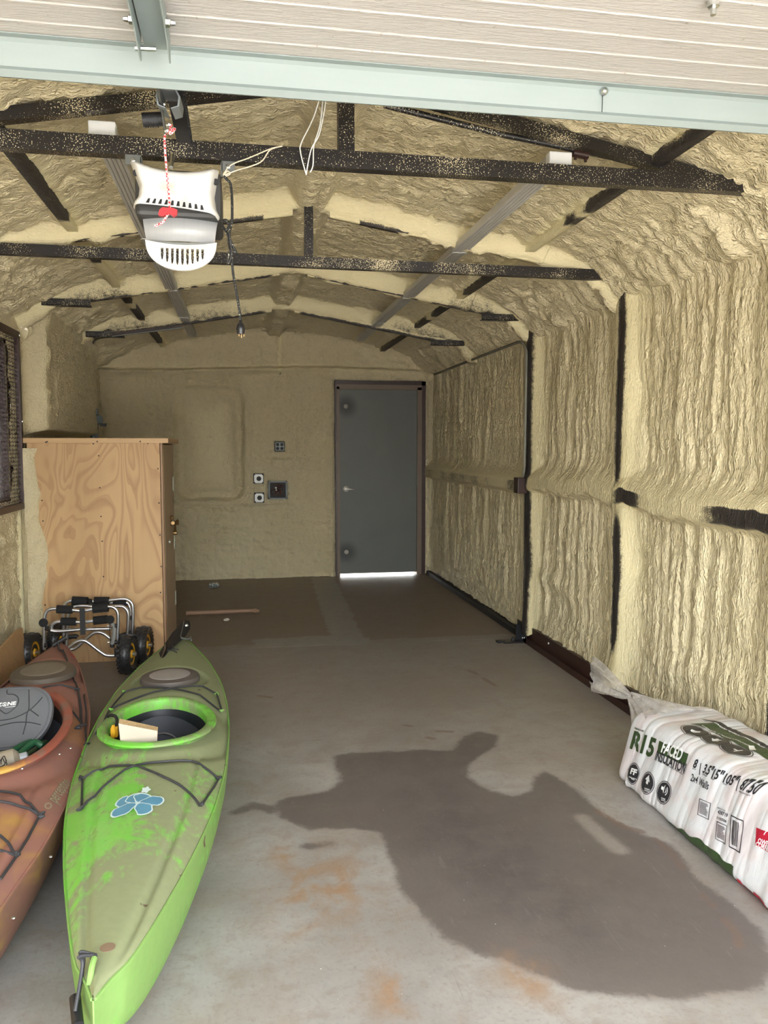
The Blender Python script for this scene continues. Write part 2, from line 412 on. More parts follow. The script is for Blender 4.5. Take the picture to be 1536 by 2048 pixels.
# ---- ceiling: a profile across the roof swept along the building
RZ = 2.905
prof = [(-1.60, 2.36), (-1.565, 2.40), (-1.47, 2.43), (-1.36, 2.50), (-1.18, 2.60), (-1.0, 2.655)]
left = list(prof); right = [(2.30, 2.36), (2.262, 2.385), (2.155, 2.415), (2.08, 2.50), (1.95, 2.59), (1.78, 2.645)]
path = left+[(x, RZ-.175*abs(x-XC)-.0) for x in np.arange(-.9, 1.75, .12)]+right[::-1]
pp = np.array([tuple(q) for q in smooth_path([Vector((a, b, 0)) for a, b in path], 8)])[:, :2]
L = np.concatenate([[0], np.cumsum(np.hypot(*np.diff(pp, axis=0).T))])
sl = np.arange(0, L[-1], .0125); px_ = np.interp(sl, L, pp[:, 0]); pz_ = np.interp(sl, L, pp[:, 1])
tx = np.gradient(px_, sl); tz = np.gradient(pz_, sl)
ys = np.concatenate([np.arange(YF, 2.5, .08), np.arange(2.5, 5.5, .0115), np.arange(5.5, YB+.08, .0125)])
Sg, Y = np.meshgrid(sl, ys, indexing='ij')
PX = np.repeat(px_[:, None], len(ys), 1); PZ = np.repeat(pz_[:, None], len(ys), 1)
NX = np.repeat(tz[:, None], len(ys), 1); NZ = np.repeat(-tx[:, None], len(ys), 1)   # normal into the room
eave = sst(1.30, 1.62, np.abs(PX-XC))
rel = lumps(PX, Y, 80)*1.5+bil(PX*5+vn(PX*3, Y*3, 81), Y*22, 82)*.020+bil(PX*14, Y*40, 83)*.006
rel = rel*(1-eave)+eave*(lumps(PX, Y, 84)*2.0+bil(Y*9+vn(Sg*5, Y*3, 87), Sg*5, 85)*.035+bil(Y*20, Sg*9, 86)*.018)
ridge = sst(.135, .075, np.abs(PX-XC))
D = .085*ridge*(1+.25*vn(Y*4, PX*0, 88))
steel = np.zeros_like(Y); smo = np.zeros_like(Y)
for k, xp in enumerate((-.83, 1.615)):       # purlins running the length of the building
    d = np.abs(PX-xp-.0)
    D = np.maximum(D, .045*sst(.09, .03, d)); 
    iv = ((3.15, 4.15), (6.1, 6.5), (6.75, 7.3), (7.6, 8.7)) if k == 0 else ((2.3, 3.62), (3.72, 3.85), (4.95, 5.6), (6.1, 6.6), (7.0, 9.1))
    patch = sum(sst(a-.08, a+.08, Y)*sst(b_+.08, b_-.08, Y) for a, b_ in iv)*(.95+.5*(vn(Y*12, PX*9, 92)-.5))
    smo = np.maximum(smo, sst(.07, .03, d)*.8)
RAFT = [1.5, 4.44, 5.92, 7.40]
for k, yr in enumerate(RAFT):                # rafters across
    sag = .0
    prof_ = np.where(Y < yr, np.exp(-(np.clip(yr-.01-Y, 0, None)/(.022 if k == 1 else .035))**2), sst(yr+.055, yr+.03, Y))
    D = np.maximum(D, ((.105 if k == 1 else .125)-.025*eave)*prof_*(1-.35*eave))
    face = np.exp(-((Y-yr+.02)/.028)**2) if k == 1 else np.exp(-((Y-yr+.035)/.05)**2)
    ptc = vn(PX*2.6+k*7, Y*0, 95+k)
    lipd = 0*sst(yr-.030, yr-.006, Y)*sst(yr+.06, yr+.05, Y)*sst(.06, .12, np.abs(PX-XC))
    blackf = sst(yr-.09, yr-.02, Y)*sst(yr+.06, yr+.05, Y)*sst(.70, .95, ptc)*.5
    st = np.maximum(lipd*(.75+.5*(ptc-.4)), blackf*1.0)
    if k == 1: st = st*0
    if k >= 2: st = np.maximum(st, sst(yr-.12, yr, Y)*sst(yr+.06, yr+.05, Y)*sst(.25, .0, np.abs(np.abs(PX-XC)-1.35)-.12)*.55)
    steel = np.maximum(steel, st); smo = np.maximum(smo, face*.85)
big = .03*(fbm(PX*1.6, Y*1.6, 99)-.5)
q = D+rel*(1-.75*smo)+big
PX2 = PX+NX*q; PZ2 = PZ+NZ*q
ceil_bars = []
def steel_strip(name, path_pts, prof, attr_fn):      # a bar with an overspray attribute along it
    n = len(path_pts); V = []; at_v = []
    for i, (c, sx, sz) in enumerate(path_pts):
        for j, (a, h) in enumerate(prof): V.append(np.array(c)+np.array(sx)*a+np.array(sz)*h); at_v.append(attr_fn(i/(n-1), j, c))
    m = len(prof); q_ = np.array([(i*m+j, i*m+j+1, (i+1)*m+j+1, (i+1)*m+j) for i in range(n-1) for j in range(m-1)])
    me_ = me(name, np.array(V), q_, M['foam'], False, dict(steel=np.array(at_v), smooth=np.full(len(at_v), .75)))
    o = link(name, me_); o['kind'] = 'structure'; return o
for k, xp in enumerate((-.83, 1.615)):
    iv = ((2.9, 4.2), (4.85, 5.1), (6.1, 6.5), (6.75, 7.3), (7.6, 8.9)) if k == 0 else ((2.3, 3.62), (3.74, 3.84), (4.95, 5.7), (6.1, 6.7), (6.9, 9.2))
    yy = np.arange(2.3, 9.28, .02)
    def fn(t_, j, c, iv=iv, k=k):
        y = c[1]; v_ = max(float(sst(a-.10, a+.06, np.array(y))*sst(b_+.10, b_-.06, np.array(y))) for a, b_ in iv); w_ = float(vn(np.array(y*14.), np.array(j*3.), 310+k))
        return v_*(.9+.5*(w_-.3))*(1.0 if j >= 2 else .6)
    steel_strip('trim_%d' % (2+k), [((xp, y, 2.602), (1, 0, 0), (0, 0, 1)) for y in yy], [(-.026, .09), (-.026, .04), (-.026, .0), (0, 0), (.026, 0), (.026, .04), (.026, .09)], fn)
for k, (yr, z_, sl_, x0, x1) in enumerate(((4.44, 2.765, .165, -1.3, 1.85), (5.92, 2.755, .175, -1.25, 1.9), (7.40, 2.735, .175, -1.25, 1.9))):
    for sgn in (-1, 1):
        xe = x1 if sgn > 0 else x0; xx = np.linspace(XC+sgn*.10, xe, 90)
        def fn(t_, j, c, k=k, sgn=sgn):
            p = float(vn(np.array(c[0]*2.6+k*7), np.array(0.), 95+k)); w_ = float(vn(np.array(c[0]*12.), np.array(j*3.), 320+k)); edge_ = min(1, t_/.06)
            if k == 0: return (.75 if (j >= 3 and ((sgn < 0 and .1 < t_ < .75) or (sgn > 0 and .12 < t_ < .32))) else .0)*edge_
            return {0: .0, 1: .15+.75*(p > .55), 2: .45+.6*(p-.3), 3: 1.0, 4: 1.0, 5: .5}.get(j, .3)*(.85+.4*(w_-.4))*edge_
        steel_strip('trim_%d' % (4+2*k+(sgn > 0)), [((x, yr, z_-sl_*abs(x-XC)), (0, 1, 0), (0, 0, 1)) for x in xx], [(-.012, .10), (-.008, .06), (-.004, .03), (0, .008), (0, 0), (.04, 0), (.04, .10)], fn)
ceil = surf('ceiling', PX2, Y, PZ2, M['foam_c'], flip=True, attrs=dict(steel=steel, smooth=smo))

# ---- outer shell (metal skin behind the foam), so daylight only comes in through the opening and under the door
sh = B()
sh.box((XR+.06, YF, -.1), (XR+.10, YB+.30, 2.66)); sh.box((XL-.12, YF, -.1), (XL-.08, WY0-.05, 2.66))
sh.box((XL-.12, WY1+.05, -.1), (XL-.08, YB+.30, 2.66)); sh.box((XL-.12, WY0-.05, -.1), (XL-.08, WY1+.05, WZ0-.05)); sh.box((XL-.12, WY0-.05, WZ1+.05), (XL-.08, WY1+.05, 2.66))
sh.build('wall_outer', M['brown']).__setitem__('kind', 'structure')
sh = B()
for sx in (-1, 1):
    xo = XC+sx*2.05; zo = 3.08-.175*2.05
    sh.add([(XC, YF, 3.08), (XC, YB+.35, 3.08), (xo, YB+.35, zo), (xo, YF, zo), (XC, YF, 3.11), (XC, YB+.35, 3.11), (xo, YB+.35, zo+.03), (xo, YF, zo+.03)],
           [(0, 1, 2, 3), (4, 5, 6, 7), (0, 1, 5, 4), (1, 2, 6, 5), (2, 3, 7, 6), (3, 0, 4, 7)])
sh.build('roof', M['brown']).__setitem__('kind', 'structure')
bw = B(); bw.box((XL-.1, YB+.26, 0), (DX0-.03, YB+.30, 3.02)); bw.box((DX1+.02, YB+.26, 0), (XR+.1, YB+.30, 2.8)); bw.box((DX0-.03, YB+.26, DZ), (DX1+.02, YB+.30, 3.0))
bw.build('wall_gable', M['brown']).__setitem__('kind', 'structure')
fr = B(); fr.box((XL-.1, YF-.05, 2.60), (XR+.1, YF+.05, 3.0)); fr.box((XL-.1, YF-.05, 0), (-1.22, YF+.05, 2.6)); fr.box((2.0, YF-.05, 0), (XR+.1, YF+.05, 2.6))
fr.build('wall_front', M['brown']).__setitem__('kind', 'structure')

# ---- floor
xs = np.concatenate([np.arange(-1.7, 2.32, .02)]); ys = np.concatenate([np.arange(YF, 1.4, .1), np.arange(1.4, 6.3, .02), np.arange(6.3, YB+.2, .04)])
X, Y = np.meshgrid(xs, ys, indexing='ij')
def fpts(L_, ox=0, oy=0, k=1): return [tuple(at(ox+a*k, oy+b*k, 2, 0))[:2] for a, b in L_]
def sdpoly(P, X, Y):
    d = np.full(X.shape, 1e9); ins = np.zeros(X.shape, bool); n = len(P)
    for i in range(n):
        (x0, y0), (x1, y1) = P[i], P[(i+1) % n]; ex, ey = x1-x0, y1-y0
        t = np.clip(((X-x0)*ex+(Y-y0)*ey)/(ex*ex+ey*ey+1e-12), 0, 1); d = np.minimum(d, np.hypot(X-x0-t*ex, Y-y0-t*ey))
        c = ((y0 > Y) != (y1 > Y)) & (X < (x1-x0)*(Y-y0)/(y1-y0+1e-12)+x0); ins ^= c
    return np.where(ins, -d, d)
def sdline(P, X, Y):
    d = np.full(X.shape, 1e9)
    for (x0, y0), (x1, y1) in zip(P[:-1], P[1:]):
        ex, ey = x1-x0, y1-y0; t = np.clip(((X-x0)*ex+(Y-y0)*ey)/(ex*ex+ey*ey+1e-12), 0, 1)
        d = np.minimum(d, np.hypot(X-x0-t*ex, Y-y0-t*ey))
    return d
KC = .70703
st_poly = fpts([(300, 368), (400, 356), (640, 352), (665, 312), (720, 300), (775, 312), (775, 345), (700, 385), (688, 430), (760, 470), (812, 482), (862, 468), (870, 425), (905, 412), (960, 440), (1010, 478), (1080, 540), (1180, 590), (1270, 620), (1330, 700), (1430, 780), (1520, 860), (1560, 960), (1500, 1040), (1330, 1062), (1200, 1064), (1000, 1042), (900, 1000), (800, 960), (700, 930), (612, 890), (570, 842), (530, 800), (480, 740), (468, 660), (430, 592), (350, 575), (240, 582), (190, 562), (148, 545), (142, 500), (170, 484), (290, 468), (322, 440), (308, 400)], 450, 1250, KC)
core_poly = fpts([(440, 470), (640, 430), (760, 520), (900, 560), (1060, 680), (1200, 700), (1280, 820), (1230, 960), (1050, 1010), (850, 930), (650, 850), (560, 740), (500, 620)], 450, 1250, KC)
streak_l = fpts([(1010, 545), (1060, 590), (1115, 635)], 450, 1250, KC)
spot2 = sdline(fpts([(30, 530), (80, 512), (130, 525)], 450, 1250, KC), X, Y); spot3 = sdline(fpts([(240, 625), (300, 618)], 450, 1250, KC), X, Y)
A = {}
A['stain'] = np.minimum(np.minimum(sdpoly(st_poly, X, Y), spot2-.035), spot3-.03)
A['core'] = sdpoly(core_poly, X, Y)
A['pale'] = sdline(streak_l, X, Y)
tr1 = sdpoly(fpts([(622, 1155), (668, 1155), (735, 1290), (665, 1287)]), X, Y); tr2 = sdpoly(fpts([(505, 1279), (640, 1271), (738, 1276), (732, 1291), (505, 1294)]), X, Y)
A['trench'] = np.minimum(tr1, tr2)
A['far'] = Y-at(560, 1287, 2, 0).y
jl = sdline(fpts([(380, 1302), (500, 1296), (640, 1290), (735, 1288), (880, 1281), (1060, 1276)]), X, Y)
A['joint'] = jl
crk = [[(410, 410), (425, 500), (460, 570), (490, 650), (500, 720), (530, 800), (600, 900), (690, 1080)], [(1000, 440), (1060, 520), (1130, 570), (1210, 600), (1250, 640), (1290, 690)], [(1330, 750), (1380, 800), (1430, 860), (1460, 920)], [(800, 960), (860, 1020), (930, 1110)]]
A['crack'] = np.minimum.reduce([sdline(fpts(c, 450, 1250, KC), X, Y) for c in crk])
A['wet'] = np.minimum.reduce([sdline(fpts(c, 450, 1250, KC), X, Y) for c in ([(1215, 605), (1260, 640), (1295, 690)], [(1345, 760), (1380, 795)], [(1410, 830), (1445, 870), (1455, 905)], [(1050, 525), (1130, 572), (1180, 585)], [(690, 128), (715, 140)], [(730, 150), (765, 172)], [(600, 300), (640, 302)], [(505, 283), (525, 286)], [(570, 318), (590, 322)], [(95, 200), (130, 205)])])
rust = [(470, 1040, .05), (250, 740, .12), (320, 730, .1), (215, 800, .08), (850, 990, .06), (170, 650, .05)]
rr = np.zeros_like(X)
for a, b, r in rust:
    p = at(450+a*KC, 1250+b*KC, 2, 0); rr = np.maximum(rr, np.exp(-((X-p.x)/r)**2-((Y-p.y)/(r*1.8))**2))
A['rust'] = rr
g = G('stained_concrete'); v = g.coord()
n1 = g.noise(v, 1.6, 5, .6); n2 = g.noise(v, 7, 5, .65, .3); n3 = g.noise(v, 60, 4, .6); n4 = g.noise(v, 3.2, 4, .6)
col = g.mix(g.step(n1, .3, .7), (.25, .232, .215), (.36, .345, .325))
col = g.mix(g.math('MULTIPLY', g.step(n2, .42, .72), .5), col, (.235, .185, .145)); col = g.mix(g.math('MULTIPLY', g.step(g.noise(v, .9, 3), .5, .62), .35), col, (.29, .235, .19))
wobb = g.math('MULTIPLY', g.math('SUBTRACT', n2, .5), .10); wob2 = g.math('MULTIPLY', g.math('SUBTRACT', n3, .5), .035)
def near(a, r, soft=.4, wb=1.0):
    d = g.math('ADD', g.attr(a), g.math('ADD', g.math('MULTIPLY', wobb, wb), g.math('MULTIPLY', wob2, wb))); return g.step(d, r, r-soft)
sc = g.n('SeparateXYZ', {0: g.coord()})
mid = g.step(sc.outputs[1], 3.3, 4.9)
col = g.mix(g.math('MULTIPLY', mid, .75), col, g.mix(n2, (.215, .185, .155), (.285, .25, .215)))
col = g.mix(g.math('MULTIPLY', g.step(g.math('ADD', g.attr('far'), wobb), -.02, .02), .85), col, g.mix(n2, (.165, .122, .09), (.24, .185, .142)))
col = g.mix(g.math('MULTIPLY', near('trench', .02, .04), .8), col, (.29, .275, .25))
stn = near('stain', .01, .035); core = g.math('MULTIPLY', near('core', .08, .40), g.math('ADD', .55, g.math('MULTIPLY', g.step(n2, .35, .6), .45)))
dark = g.mix(core, (.112, .094, .086), (.070, .060, .060))
dark = g.mix(g.math('MULTIPLY', g.step(n4, .45, .7), .5), dark, (.125, .103, .092))
col = g.mix(g.math('MULTIPLY', stn, .88), col, dark)
col = g.mix(g.math('MULTIPLY', near('pale', .055, .04, .3), .75), col, (.30, .27, .24))
col = g.mix(g.math('MULTIPLY', g.attr('rust'), g.step(n2, .38, .62)), col, (.30, .19, .115))
col = g.mix(g.math('MULTIPLY', near('crack', .006, .010, .12), .6), col, (.10, .085, .075))
col = g.mix(g.math('MULTIPLY', near('wet', .022, .012, .4), .7), col, (.16, .11, .085))
col = g.mix(g.math('MULTIPLY', near('joint', .010, .012, .12), .85), col, (.50, .48, .45))
col = g.mix(g.math('MULTIPLY', g.step(g.noise(v, 22, 5, .7), .66, .72), .5), col, (.13, .10, .085))
spk = g.noise(v, 95, 1, .5); col = g.mix(g.step(spk, .80, .82), col, (.75, .74, .70))
col = g.mix(g.math('MULTIPLY', g.step(n3, .5, .75), .30), col, (.13, .11, .095)); col = g.mix(g.math('MULTIPLY', g.step(g.noise(v, 13, 5, .7, .5), .52, .70), .35), col, g.mix(stn, (.21, .165, .13), (.16, .135, .12)))
scr = g.noise(g.coord((1, .12, 1)), 55, 3, .6, 1.2); col = g.mix(g.math('MULTIPLY', g.step(scr, .62, .72), .06), col, (.60, .57, .53))
g.set(color=col, rough=g.math('ADD', .33, g.math('MULTIPLY', n2, .3)), spec=.45)
g.bump(g.math('ADD', n3, g.math('MULTIPLY', n2, .6)), .25, .003)
M['floor'] = g.m
surf('floor', X, Y, X*0, M['floor'], attrs=A)
# driveway and yard outside
gr = B(); gr.add([(-30, -40, -.02), (30, -40, -.02), (30, 50, -.02), (-30, 50, -.02)], [(0, 1, 2, 3)])
o = gr.build('ground_outside', flat('pale_driveway', (.50, .475, .44), .9)); o['kind'] = 'structure'
# ================================================================== overhead steel
def bar(b, p, q, wid, hgt, up=(0, 0, 1)):    # rectangular bar from p to q
    p = Vector(p); q = Vector(q); t = (q-p).normalized(); u = Vector(up); s_ = t.cross(u).normalized(); u = s_.cross(t)
    V = [e_+s_*a*wid/2+u*c*hgt/2 for e_ in (p, q) for a, c in ((-1, -1), (1, -1), (1, 1), (-1, 1))]
    return b.add(V, [(0, 1, 2, 3), (7, 6, 5, 4), (0, 4, 5, 1), (1, 5, 6, 2), (2, 6, 7, 3), (3, 7, 4, 0)])
t = thing('roof_truss', (XC, 2.98, 2.51), 'black steel roof truss speckled with foam, nearest, carrying the door opener', 'truss', 'steel roof trusses')
bar(B(), (-1.55, 3.0, 2.545), (2.24, 3.0, 2.545), .048, .062).build('tie_beam', M['steel'], t)
b = B(); bar(b, (XC-.02, 3.02, 2.835), (-1.5, 3.02, 2.505), .045, .045); b.build('top_chord', M['steel_dense'], t)
b = B(); bar(b, (XC+.02, 3.02, 2.845), (2.15, 3.02, 2.515), .045, .045); b.build('top_chord', M['steel_dense'], t)
bar(B(), (.39, 3.0, 2.575), (.39, 3.0, 2.86), .058, .05, (0, 1, 0)).build('king_post', M['steel'], t)
t = thing('roof_truss', (XC, 4.43, 2.47), 'black steel roof truss half buried in foam, second from the camera', 'truss', 'steel roof trusses')
bar(B(), (-1.5, 4.41, 2.502), (2.13, 4.41, 2.487), .045, .055).build('tie_beam', M['steel_dense'], t)
bar(B(), (.372, 4.41, 2.525), (.372, 4.41, 2.80), .046, .04, (0, 1, 0)).build('king_post', M['steel_dense'], t)
for i, (x0, x1, y_, z_, lb) in enumerate([(1.78, 2.10, 5.87, 2.475, 'short black steel angle at the right end of the third rafter'), (1.74, 2.06, 7.34, 2.47, 'short black steel angle at the right end of the fourth rafter'),
                              (-1.32, -1.0, 5.87, 2.49, 'short black steel angle at the left end of the third rafter'), (-1.30, -.98, 7.34, 2.475, 'short black steel angle at the left end of the fourth rafter')]):
    b = B(); b.box((x0, y_, z_-.02), (x1, y_+.006, z_+.025)); b.box((x0, y_, z_-.022), (x1, y_+.05, z_-.016))
    tag(b.build('rafter_angle', M['steel_dense']), lb, 'steel angle', 'angles at the rafter ends')
# conduit sloping across behind the first truss
t = thing('conduit_pipe', tuple(at(775, 213, 1, 3.05)), 'thin brown conduit with a coupling sloping down behind the nearest tie beam', 'conduit')
pA = at(768, 210, 1, 3.05); pB = at(1460, 366, 1, 3.06)
B().tube([pA, at(1000, 268, 1, 3.05), at(1300, 330, 1, 3.055), pB], .0115, 10).build('pipe', M['steel_dense'], t)
cpl = B(); c0 = at(1146, 305, 1, 3.05); c1 = at(1176, 311, 1, 3.05); cpl.tube([c0, c1], .017, 10); cpl.tube([c0+Vector((.01, 0, -.01)), c0+Vector((.01, 0, -.026))], .006, 6); cpl.tube([c1-Vector((.01, 0, .01)), c1-Vector((.01, 0, .026))], .006, 6)
cpl.build('coupling', M['brown'], t)
# ridged strip lights
g = G('grey_lens'); v = g.coord(); g.set(color=g.mix(g.noise(v, 5, 2), (.42, .405, .375), (.52, .50, .47)), rough=.35); M['lens'] = g.m
def strip(xc, label):
    t = thing('strip_light', (xc, 3.08, 2.60), label, 'light', 'long ridged strip lights under the roof')
    pr_ = []
    for k in range(5):                         # five rounded ridges along the underside
        x0 = -.042+.0168*k
        for j in range(5): a = PI*j/4; pr_.append((x0+.0084-.0084*math.cos(a), -.007*math.sin(a)))
    pr_ = [(-.044, .030)]+pr_+[(.044, .030)]
    segs = [(3.09, 4.51), (4.515, 5.94), (5.945, 7.15), (7.155, 8.38)]
    for y0, y1 in segs:
        n = len(pr_); V = [(xc+a, y, 2.612+c) for y in (y0, y1) for a, c in pr_]
        Fc = [(i, (i+1) % n, n+(i+1) % n, n+i) for i in range(n)]+[tuple(range(n))[::-1], tuple(range(n, 2*n))]
        B().add(V, Fc).build('light_tube', M['lens'], t)
    for (a, b_) in zip(segs[:-1], segs[1:]):
        for sx in (-.021, .021): B().tube([(xc+sx+.020*math.cos(a2), a[1]+.004-.012*math.sin(a2), 2.604) for a2 in np.linspace(0, PI, 7)], .0022, 5).build('joint_clip', M['white'], t)
    B().box((xc-.046, 3.045, 2.600), (xc+.046, 3.09, 2.648), bev=.004).build('end_cap', M['white'], t, label='white end cap')
strip(1.235, 'long grey ridged strip light hanging under the right roof slope')
strip(-.465, 'long grey ridged strip light hanging under the left roof slope, behind the opener')
# short bar and conduit at the far left eave
t = thing('conduit_pipe', (-1.0, 7.32, 2.46), 'thin conduit on a dark angle under the far left rafter, bending down the corner', 'conduit')
B().tube([at(455, 648+0, 1, 7.3) if False else at(365, 655, 1, 7.3), at(225, 672, 1, 7.3)], .008, 8).build('pipe', M['greygalv'], t)
B().tube([at(225, 673, 1, 7.3), at(200, 676, 1, 7.5), at(188, 683, 1, 7.8), at(183, 697, 1, 8.1)], .010, 8, fine=5).build('bend', M['greygalv'], t)
bar(B(), at(225, 668, 1, 7.32), at(362, 652, 1, 7.32), .02, .018).build('angle', M['brown'], t)
# ================================================================== garage door overhead
g = G('woodgrain_panel'); v = g.coord((1.2, 9, 9)); n = g.noise(v, 16, 5, .65, .5); n2 = g.noise(g.coord(), 3, 3); d_ = g.noise(g.coord(), 60, 1)
c = g.mix(n, (.43, .405, .375), (.54, .52, .495)); c = g.mix(g.math('MULTIPLY', g.step(d_, .74, .78), .6), c, (.25, .2, .15)); c = g.mix(g.math('MULTIPLY', n2, .12), c, (.5, .46, .4))
g.set(color=c, rough=.5); g.bump(n, .8, .006); M['panel'] = g.m
t = thing('garage_door', (.35, 2.25, 2.45), 'raised white woodgrain sectional garage door overhead with a galvanised stiffener', 'garage door')
def panel(y0, y1, first=False):
    pf = []; y = y1
    while y > y0+.02:
        pf += [(y, 2.530), (y-.052*.0-.018, 2.530), (y-.021, 2.5275), (y-.026, 2.5275), (y-.029, 2.530)]; y -= .0935
    pf += [(y0, 2.530), (y0, 2.568), (y1, 2.568)]
    n = len(pf); V = [(x, a, c) for x in (-1.36, 2.12) for a, c in pf]
    Fc = [(i, (i+1) % n, n+(i+1) % n, n+i) for i in range(n)]+[tuple(range(n))[::-1], tuple(range(n, 2*n))]
    return B().add(V, Fc).build('door_section', M['panel'], t)
panel(1.72, 2.262); panel(1.165, 1.712); panel(.61, 1.157); panel(.05, .602)
V = []; pf = [(2.175, 2.528), (2.240, 2.528), (2.252, 2.520), (2.262, 2.466), (2.258, 2.458), (2.285, 2.446), (2.300, 2.450), (2.300, 2.448), (2.285, 2.443), (2.255, 2.455), (2.259, 2.465), (2.249, 2.518), (2.239, 2.525), (2.175, 2.525)]
# stiffener: top flange against the panel, web, rolled lower lip
pf = [(2.200, 2.5285), (2.222, 2.5285), (2.232, 2.520), (2.246, 2.466), (2.238, 2.455), (2.250, 2.444), (2.262, 2.447), (2.262, 2.4445), (2.250, 2.4415), (2.235, 2.4545), (2.243, 2.4655), (2.229, 2.5185), (2.221, 2.526), (2.200, 2.526)]
n = len(pf); b = B(); b.add([(x, a, c) for x in (-1.36, 2.12) for a, c in pf], [(i, (i+1) % n, n+(i+1) % n, n+i) for i in range(n)]+[tuple(range(n))[::-1], tuple(range(n, 2*n))])
b.build('stiffener', M['galv'], t, label='galvanised stiffener along the panel edge')
b = B(); b.box((-.225, 1.55, 2.512), (-.165, 2.17, 2.526)); br = b.build('opener_bracket', M['galv'], t)
for sx in (-.232, -.162):
    fl = B(); fl.add([(sx+dx, y, z) for dx in (0, .003) for y, z in ((1.55, 2.526), (1.55, 2.490), (2.02, 2.478), (2.135, 2.455), (2.15, 2.462), (2.15, 2.526))], [(0, 1, 2, 3, 4, 5), (11, 10, 9, 8, 7, 6)]+[(i, i+6, (i+1) % 6+6, (i+1) % 6) for i in range(6)])
    fl.build('bracket_flange', M['galv'], t)
    s_ = -1 if sx < -.2 else 1
    B().lathe([(.010, 0), (.010, .010), (.006, .012), (.005, .022)], (sx+(.003 if s_ > 0 else 0), 2.02, 2.495), (s_, 0, 0), 6).build('nut', M['zinc'], t)
B().tube([at(270, 96, 1, 2.14), at(312, 98, 1, 2.14)], .006, 8).build('pin', M['zinc'], t)
B().lathe([(.0, -.002), (.021, -.002), (.021, .002), (0, .003)], at(316, 105, 1, 2.24), (.2, -1, -.3), 16).build('washer', flat('rusty_copper', (.36, .14, .08), .6), t, label='rusty washer')
for px_x, py_y in ((1205, 186),):
    B().lathe([(.0, 0), (.011, 0), (.010, .006), (.004, .011), (0, .012)], at(px_x, py_y, 1, 2.232)+Vector((0, -.01, 0)), (0, -1, -.2), 12).build('screw', M['zinc'], t)
    B().tube([at(px_x, py_y+4, 1, 2.228), at(px_x-1, py_y+38, 1, 2.222)], .0012, 4).build('drip', M['black'], t)
for px_x, py_y in ((1427, 3),):
    B().lathe([(.014, 0), (.014, .012), (.007, .014), (.007, .03)], at(px_x, py_y, 2, 2.525), (0, 0, -1), 6).build('bolt', M['zinc'], t)
# ================================================================== door opener
t = thing('door_opener', (-.2, 3.0, 2.15), 'white garage door opener motor hung from the nearest tie beam on a black rail', 'garage door opener')
b = B(); b.box((-.205, -.2, 2.600), (-.155, 3.02, 2.606)); b.box((-.1825, -.2, 2.575), (-.1775, 3.02, 2.602)); b.box((-.205, 2.30, 2.565), (-.155, 3.02, 2.571))
b.build('rail', M['blackgloss'], t)
b = B()
for k in range(60): b.box((-.157, 2.32+.0115*k, 2.562), (-.152, 2.326+.0115*k, 2.572))
b.build('drive_belt', M['black'], t)
tr = B(); c0 = at(352, 182, 1, 2.50)
Vv = []; q = []
for k in range(17):
    a = math.radians(-60+300*k/16); q.append((math.cos(a)*.030, math.sin(a)*.026))
p0 = at(336, 205, 1, 2.42); p1 = at(345, 228, 1, 2.62)
pr2 = [(-.008, -.026), (-.030, -.018), (-.034, .008), (-.022, .03), (.022, .03), (.034, .008), (.030, -.018), (.008, -.026)]
n = len(pr2); V = [(p[0]+a*(1-s_*.1)+s_*0, p[1], p[2]+c+.01) for s_ in (0, 1) for p in (p0, p1) for a, c in [(x*(1-.06*s_), z*(1-.08*s_)) for x, z in pr2]]
Fc = [(i, i+1, n+i+1, n+i) for i in range(n-1)]+[(2*n+i+1, 2*n+i, 3*n+i, 3*n+i+1) for i in range(n-1)]+[(i+1, i, 2*n+i, 2*n+i+1) for i in range(n-1)]+[(n+i, n+i+1, 3*n+i+1, 3*n+i) for i in range(n-1)]+[(0, n, 3*n, 2*n), (n-1, 3*n-1, 4*n-1, 2*n-1)][:2]
tr.add(V, Fc); tr.build('trolley', M['grey'], t)
b = B(); b.tube([at(285, 240, 1, 2.55), at(324, 238, 1, 2.55)], .020, 14)
for k in range(6): b.tube([at(289+5*k, 240, 1, 2.55), at(291+5*k, 240, 1, 2.55)], .0215, 14)
b.build('trolley_roller', M['black'], t)
b = B(); bar(b, at(303, 92, 1, 2.22), at(320, 200, 1, 2.42), .006, .014); bar(b, at(318, 170, 1, 2.40), at(330, 262, 1, 2.56), .005, .024); b.build('door_arm', M['greygalv'], t)
B().box(at(317, 236, 1, 2.55)-Vector((0, .004, 0)), at(328, 245, 1, 2.55)+Vector((0, .004, 0))).build('release_latch', flat('pale_green_label', (.45, .62, .35), .5), t)
for px_x, py_y in ((326, 210), (332, 262), (335, 250)): B().lathe([(.006, 0), (.006, .008), (.003, .010), (.003, .02)], at(px_x, py_y, 1, 2.52), (0.3, -1, -.3), 8).build('bolt', M['zinc'], t)
B().tube([at(345, 310, 1, 2.9), at(342, 335, 1, 2.86)], .007, 8).build('rail_bolt', M['zinc'], t)
# hanging brackets
for xa, xb, pyy, sx in ((250, 282, 312, 1), (443, 470, 325, -1)):
    b = B(); p = at(xa, pyy, 1, 2.965); q2 = at(xb, pyy+2, 1, 2.965)
    b.box((p.x, 2.965, p.z-.028), (q2.x, 2.969, p.z+.006)); xx = q2.x if sx > 0 else p.x
    b.box((xx-.003, 2.965, 2.455), (xx+.003, 2.99, p.z)); b.build('hanger_bracket', M['greygalv'], t)
    B().lathe([(.009, 0), (.008, .006), (.004, .008), (.004, .014)], ((p.x+q2.x)/2, 2.965, p.z-.013), (0, -1, 0), 6).build('hanger_bolt', M['zinc'], t)
b = B(); b.box((-.345, 2.93, 2.30), (-.055, 3.24, 2.460), bev=.015); b.build('motor_housing', flat('dark_grey_housing', (.05, .05, .05), .5), t)
